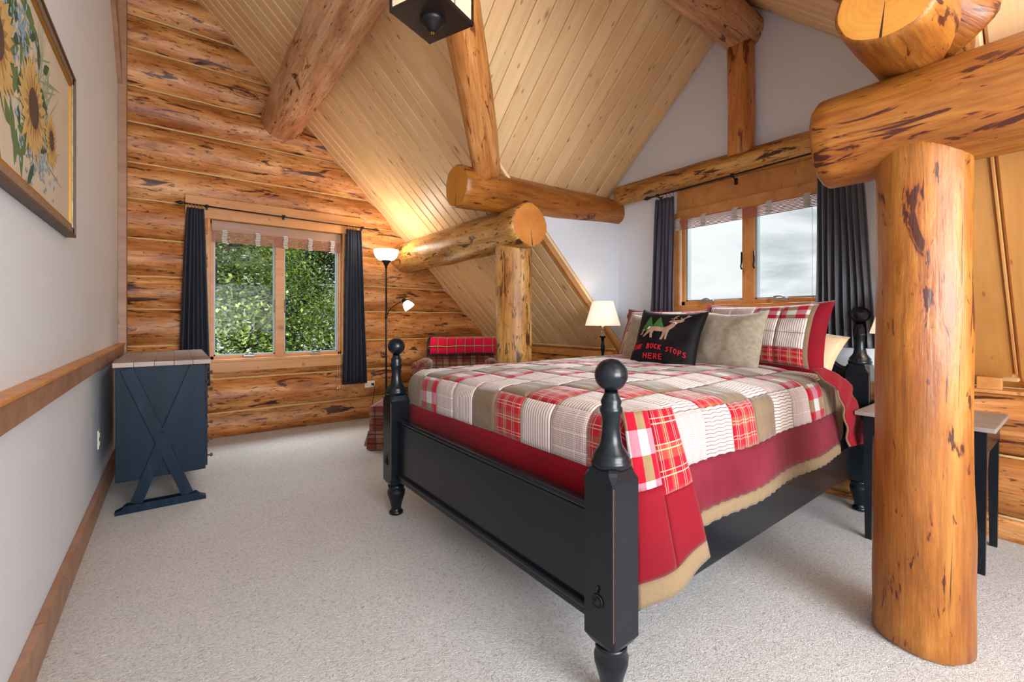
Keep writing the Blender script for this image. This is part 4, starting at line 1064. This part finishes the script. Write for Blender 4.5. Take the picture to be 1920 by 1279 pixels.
def cob(name, bm, m, parent, **k):
    bmesh.ops.transform(bm, matrix=CM, verts=bm.verts); return obj(name, bm, m, parent, **k)
ch = empty('armchair', tuple(CM @ Vector((-.6, 5.2, 0))), label='plaid rolled-arm armchair in the corner under the roof slope', cat='armchair')
cbox('base', (-1.10, 4.98, .06), (-.22, 5.66, .38), ch)
cbox('seat_cushion', (-.97, 4.96, .38), (-.32, 5.48, .52), ch, .04)
cbox('backrest', (-1.00, 5.44, .34), (-.22, 5.68, .90), ch, .05)
for xx in (-1.05, -.26):
    cbox('armrest', (xx - .06, 4.99, .34), (xx + .06, 5.52, .60), ch)
    bm = bmesh.new(); M = Matrix.Translation((xx, 4.96, .655)) @ Matrix.Rotation(R(-90), 4, 'X'); lathe(bm, [(.03, -.004), (.055, -.006), (.068, 0), (.078, .010), (.085, .02), (.085, .50), (.07, .52)], (0, 0, 0), 20, M)
    uvl = bm.loops.layers.uv.new()
    for f in bm.faces:
        for l in f.loops: l[uvl].uv = (l.vert.co.y, math.atan2(l.vert.co.x - xx, l.vert.co.z - .655) * .09)
    cob('arm_roll', bm, M_chair, ch)
for xx in (-1.05, -.28):
    for yy in (5.03, 5.6): cob('leg', bx((xx - .02, yy - .02, 0), (xx + .02, yy + .02, .06)), M_darkfr, ch)
OX0, OX1, OY0, OY1 = -1.325, -.72, 4.08, 4.66
ot = empty('ottoman', tuple(CM @ Vector((-1.02, 4.37, 0))), label='skirted plaid ottoman behind the left foot post', cat='ottoman')
cbox('cushion', (OX0, OY0, .285), (OX1, OY1, .405), ot, .035)
cbox('base', (OX0 + .005, OY0 + .005, .17), (OX1 - .005, OY1 - .005, .285), ot, .02)
bm = bmesh.new()
for a, b in (((OX0, OY0), (OX1, OY0)), ((OX1, OY0), (OX1, OY1)), ((OX1, OY1), (OX0, OY1)), ((OX0, OY1), (OX0, OY0))):
    a, b = Vector((*a, 0)), Vector((*b, 0)); d = (b - a).normalized(); o_ = Vector((d.y, -d.x, 0)); n = 8
    A = [bm.verts.new(a + (b - a) * k / n + Vector((0, 0, .175))) for k in range(n + 1)]
    B_ = [bm.verts.new(a + (b - a) * k / n + o_ * .012 + Vector((0, 0, .012))) for k in range(n + 1)]
    for k in range(n): bm.faces.new((A[k], B_[k], B_[k + 1], A[k + 1]))
uvl = bm.loops.layers.uv.new()
for f in bm.faces:
    for l in f.loops: l[uvl].uv = (l.vert.co.x + l.vert.co.y, l.vert.co.z)
o = cob('skirt', bm, M_chair, ot); md = o.modifiers.new('t', 'SOLIDIFY'); md.thickness = .006
bm = bmesh.new(); prism(bm, [(OX0 - .003, OY0 + .02, .175), (OX0 - .055, OY0 + .05, .03), (OX0 - .025, OY0 + .03, .025), (OX0 - .002, OY0 + .01, .17)], (0, .012, 0)); cob('skirt_pleat', bm, M_chair, ot)
for xx in (OX0 + .06, OX1 - .06):
    for yy in (OY0 + .06, OY1 - .06): cob('leg', bx((xx - .02, yy - .02, 0), (xx + .02, yy + .02, .17)), M_darkfr, ot)
# folded tartan throw over the chair back
th = empty('throw_blanket', tuple(CM @ Vector((-.6, 5.55, .9))), label='folded red tartan throw with dark fringe on the armchair back', cat='blanket')
TP = [(5.425, .80), (5.418, .86), (5.425, .93), (5.455, .972), (5.52, .985), (5.60, .985), (5.67, .970), (5.70, .93), (5.705, .86)]
def thr(s, t):
    q = t * (len(TP) - 1); k = min(len(TP) - 2, int(q)); f_ = q - k
    return Vector((-1.005 + .80 * s, TP[k][0] + (TP[k + 1][0] - TP[k][0]) * f_ + .006 * math.sin(s * 19), TP[k][1] + (TP[k + 1][1] - TP[k][1]) * f_ + .008 * noise.noise(Vector((s * 5, t * 4, 0))) - .02 * (1 - s) * (t < .2)))
bm = bmesh.new(); uvl = bm.loops.layers.uv.new(); nn, mm = 40, 24
g = [[bm.verts.new(thr(i / nn, j / mm)) for j in range(mm + 1)] for i in range(nn + 1)]
for i in range(nn):
    for j in range(mm):
        f = bm.faces.new((g[i][j], g[i + 1][j], g[i + 1][j + 1], g[i][j + 1])); f.smooth = True
        for l, v in zip(f.loops, ((i, j), (i + 1, j), (i + 1, j + 1), (i, j + 1))): l[uvl].uv = (v[0] / nn * .9, v[1] / mm * .55)
o = cob('blanket', bm, M_throw, th); md = o.modifiers.new('t', 'SOLIDIFY'); md.thickness = .02
bm = bmesh.new()
for k in range(30):
    t = k / 29; p = thr(0, t); tube(bm, [p, p + Vector((-.018, -.01, -.008)), p + Vector((-.03, -.016 + .01 * random.random(), -.035))], .008, 5)
for k in range(44):
    p = thr(k / 43, 0); tube(bm, [p, p + Vector((.004 * random.uniform(-1, 1), -.01, -.015)), p + Vector((.01 * random.uniform(-1, 1), -.012, -.03))], .006, 5)
cob('fringe', bm, M_fringe, th, kind='stuff')

# ---------------------------------------------------------------- lantern
LT = empty('hanging_lantern', (.972, 1.892, 2.618), label='dark bronze square hanging lantern with cream panes', cat='lantern')
def LM(): return Matrix.Translation((.972, 1.892, 2.618)) @ Matrix.Rotation(R(22), 4, 'Z')
S = .138; HL = .40
def lo(name, bm, m, par=LT, sm=False, **k):
    bmesh.ops.transform(bm, matrix=LM(), verts=bm.verts); return obj(name, bm, m, par, sm, **k)
bm = bmesh.new(); box(bm, (0, 0, .004), (2 * S, 2 * S, .008), .002); lo('bottom_plate', bm, M_lant)
bm = bmesh.new(); lathe(bm, [(.010, -.062), (.018, -.058), (.035, -.036), (.050, -.022), (.058, -.014), (.058, 0), (.05, .01), (.040, .05), (.03, .1)], (0, 0, 0), 28)
lo('finial', bm, M_black)
bm = bmesh.new()
for i in range(4): box(bm, (.006 * math.cos(i * 1.57), .006 * math.sin(i * 1.57), -.064), (.005, .005, .008), .001)
lo('finial_tip', bm, M_gold)
for sx in (-1, 1):
    for sy in (-1, 1):
        bm = bmesh.new(); box(bm, (sx * (S - .005), sy * (S - .005), HL / 2), (.012, .012, HL), .001); lo('corner_bar', bm, M_lant)
for z in (.012, HL - .006):
    bm = bmesh.new()
    for q in ((0, S - .005), (0, -S + .005)): box(bm, (q[0], q[1], z), (2 * S, .012, .012))
    for q in ((S - .005, 0), (-S + .005, 0)): box(bm, (q[0], q[1], z), (.012, 2 * S, .012))
    lo('rim', bm, M_lant)
for ax in range(4):
    Mr = Matrix.Rotation(ax * math.pi / 2, 4, 'Z')
    for k in range(2):
        bm = bmesh.new(); box(bm, ((k - .5) * (S - .005), -S + .008, HL / 2), (S - .012, .003, HL - .02)); bmesh.ops.transform(bm, matrix=Mr, verts=bm.verts); pn = lo('pane', bm, M_lantglass)
    bm = bmesh.new(); box(bm, (0, -S + .007, HL / 2), (.004, .006, HL)); 
    for zz in (.13, .27): box(bm, (0, -S + .007, zz), (2 * S, .006, .004))
    bmesh.ops.transform(bm, matrix=Mr, verts=bm.verts); lo('glazing_bar', bm, M_lant)
bm = bmesh.new(); v = [bm.verts.new((sx * (S + .02), sy * (S + .02), HL)) for sx, sy in ((-1, -1), (1, -1), (1, 1), (-1, 1))]; t_ = bm.verts.new((0, 0, HL + .12)); bm.faces.new(v[::-1])
for i in range(4): bm.faces.new((v[i], v[(i + 1) % 4], t_))
lo('roof', bm, M_lant)
bm = bmesh.new(); tube(bm, [(0, 0, HL + .1), (0, 0, ZR - 1.0 - 2.63 + .02)], .006, 8); lo('hanging_rod', bm, M_lant)
pt('lantern_light', (.972, 1.892, 2.83), 26, (1, .85, .65), .05, LT)

# ---------------------------------------------------------------- painting
pa = empty('sunflower_painting', (XL, 2.1, 1.93), label='framed sunflower painting on the white left wall', cat='painting')
PY0, PY1, PZ0, PZ1 = 1.25, 2.83, 1.575, 2.30
X0 = XL + .001
def framering(name, o0, o1, d0, d1, m):
    bm = bmesh.new()
    def b_(y0, y1, z0, z1): box(bm, (X0 + (d0 + d1) / 2, (y0 + y1) / 2, (z0 + z1) / 2), (d1 - d0, y1 - y0, z1 - z0), .001)
    b_(PY0 + o0, PY1 - o0, PZ0 + o0, PZ0 + o1); b_(PY0 + o0, PY1 - o0, PZ1 - o1, PZ1 - o0); b_(PY0 + o0, PY0 + o1, PZ0 + o0, PZ1 - o0); b_(PY1 - o1, PY1 - o0, PZ0 + o0, PZ1 - o0)
    obj(name, bm, m, pa)
framering('outer_frame', 0, .012, 0, .035, M_darkfr)
framering('frame_moulding', .012, .040, 0, .030, M_silver)
framering('gold_liner', .040, .055, 0, .026, M_gold)
obj('canvas', bx((X0, PY0 + .05, PZ0 + .05), (X0 + .018, PY1 - .05, PZ1 - .05)), M_canvas, pa)
# flat painted motifs on the canvas
XC = X0 + .0185
cols = {k: plain('paint_' + k, v, .8, noise_=(30, .25)) for k, v in dict(yellow=lin(206, 170, 104), ochre=lin(168, 128, 70), brown=lin(86, 62, 52), green=lin(94, 120, 70), dkgreen=lin(60, 84, 58), blue=lin(140, 166, 192), palegreen=lin(150, 160, 124)).items()}
def flat(name, polys, m, lift=0):
    bm = bmesh.new()
    for k, pl in enumerate(polys): prism(bm, [(XC + lift + k * .000004, y, z) for y, z in pl], (.0004, 0, 0))
    return obj(name, bm, m, pa)
def leaf(cy, cz, a, L, w_):
    ca, sa = math.cos(a), math.sin(a); pts = [(0, 0), (.3, .5), (.6, .42), (1, 0), (.6, -.42), (.3, -.5)]
    return [(cy + L * p * ca - w_ * q * sa, cz + L * p * sa + w_ * q * ca) for p, q in pts]
random.seed(3)
flat('foliage', [leaf(random.uniform(1.45, 2.25), random.uniform(1.75, 2.2), random.uniform(0, 6.28), random.uniform(.08, .2), .05) for _ in range(46)], cols['green'])
flat('foliage', [leaf(random.uniform(1.45, 2.3), random.uniform(1.72, 2.15), random.uniform(0, 6.28), random.uniform(.06, .16), .035) for _ in range(40)], cols['dkgreen'], .0007)
flat('grasses', [leaf(2.1 + random.uniform(-.2, .25), random.uniform(1.72, 2.1), random.uniform(-.3, 1.8) , random.uniform(.15, .34), .006) for _ in range(60)], cols['palegreen'], .0003)
flat('blue_flowers', [leaf(*( (random.gauss(1.93, .10), random.gauss(2.08, .06)) if _ % 2 else (random.gauss(2.2, .12), random.gauss(1.74, .035)) ), random.uniform(0, 6.28), .022, .014) for _ in range(170)], cols['blue'], .0014)['kind'] = 'stuff'
for (fy, fz, fr) in ((2.13, 1.90, .145), (1.74, 1.95, .145), (2.40, 1.88, .085), (1.45, 1.95, .12)):
    flat('petals', [leaf(fy + .35 * fr * math.cos(a), fz + .35 * fr * math.sin(a), a + .1 * math.sin(a * 5), fr * random.uniform(.75, 1.05), fr * .28) for a in [k * 2 * math.pi / 26 for k in range(26)]], cols['yellow'], .0021)
    flat('petals', [leaf(fy + .3 * fr * math.cos(a), fz + .3 * fr * math.sin(a), a, fr * random.uniform(.4, .6), fr * .14) for a in [.1 + k * 2 * math.pi / 18 for k in range(18)]], cols['ochre'], .0028)
    flat('flower_heart', [[(fy + fr * .45 * math.cos(k * .35), fz + fr * .45 * math.sin(k * .35)) for k in range(18)]], cols['brown'], .0035)

# ---------------------------------------------------------------- trees outside
def leafmat(name, c1, c2, c3):
    m, nt, b = mat(name)
    v = tex(nt, 'noise', coords(nt, (1.5, 1.5, 1.5), rnd=False), 1, 3); g_ = N(nt, 'ShaderNodeNewGeometry')
    ra = g_.outputs['Random Per Island']
    col = mix(nt, ramp(nt, v, (.35, 0.0), (.65, 1.0)), ramp(nt, ra, (0, c1), (1, c2)), ramp(nt, ra, (0, c2), (1, c3)))
    nt.links.new(col, b.inputs['Base Color']); b.inputs['Roughness'].default_value = .6
    b.inputs['Subsurface Weight'].default_value = 0
    return m
M_bark = plain('bark', lin(92, 84, 72), .9)
L1 = leafmat('leaf_light', lin(78, 116, 42), lin(140, 174, 78), lin(200, 220, 132))
L2 = leafmat('leaf_dark', lin(26, 52, 28), lin(54, 88, 46), lin(96, 130, 70))
def tree(name, label, x, y, zb, ht, rad, n, m, seed, lsz=.11, con=False, cz0=.25):
    rnd = random.Random(seed); r_ = empty(name, (x, y, zb), label=label, cat='tree', group='trees outside the far window')
    bm = bmesh.new(); tube(bm, [(x + .1 * math.sin(k), y, zb + ht * k / 8) for k in range(9)], [.16 * (1 - k / 9) + .02 for k in range(9)], 8)
    for k in range(10):
        a = rnd.uniform(0, 6.28); z = zb + ht * rnd.uniform(.25, .85); L = rad * .8
        tube(bm, [(x, y, z), (x + math.cos(a) * L * .5, y + math.sin(a) * L * .5, z + .3), (x + math.cos(a) * L, y + math.sin(a) * L, z + (.7 if not con else -.2))], [.04, .028, .01], 5)
    obj('trunk', bm, M_bark, r_)
    verts = []; faces = []; cl = []
    nc = 60
    for k in range(nc):
        t = rnd.random(); z = zb + ht * (cz0 + (1 - cz0) * t); rr = rad * ((1 - t) if con else math.sin(math.pi * (.15 + .8 * t)) ** .6) * rnd.uniform(.35, 1.0); a = rnd.uniform(0, 6.28)
        cl.append((x + rr * math.cos(a), y + rr * math.sin(a), z))
    for k in range(n):
        c_ = rnd.choice(cl); s = rad * .23
        p = Vector((c_[0] + rnd.gauss(0, s), c_[1] + rnd.gauss(0, s), c_[2] + rnd.gauss(0, s * .7)))
        u = Vector((rnd.gauss(0, 1), rnd.gauss(0, 1), rnd.gauss(0, .6))).normalized(); v = u.cross(Vector((rnd.gauss(0, .5), rnd.gauss(0, .5), 1))).normalized()
        l = lsz * rnd.uniform(.6, 1.2); i = len(verts)
        verts += [p, p + u * l * .5 + v * l * .28, p + u * l, p + u * l * .5 - v * l * .28]; faces.append((i, i + 1, i + 2, i + 3))
    me = bpy.data.meshes.new('foliage'); me.from_pydata(verts, [], faces)
    o = obj('foliage', me, m, r_, kind='stuff')
tree('leafy_tree', 'light green leafy tree filling the left pane of the far window', .6, 9.6, -3.2, 7.4, 1.9, 36000, L1, 1, .08)
tree('leafy_tree', 'light green leafy tree in the middle of the far window', 1.7, 11.0, -3.2, 7.4, 1.2, 12000, L1, 2, .085)
tree('conifer_tree', 'dark green tree at the upper right of the far window', 3.6, 12.2, -3.2, 9.5, 2.4, 34000, L2, 3, .10, cz0=.15)
tree('leafy_tree', 'bushy green tree low in the right pane of the far window', 2.75, 9.2, -3.2, 4.9, 1.0, 20000, L1, 4, .065)
tree('conifer_tree', 'dark green tree far behind the leafy trees', 1.5, 14.5, -3.2, 9.5, 3.6, 26000, L2, 5, .18, cz0=.1)
M_grass = plain('lawn', lin(96, 120, 62), .95, noise_=(.6, .4))
bm = bmesh.new(); box(bm, (5, 15, -3.3), (90, 90, .2)); tag(obj('ground_outside', bm, M_grass), kind='structure', label='grassy ground far below the windows')
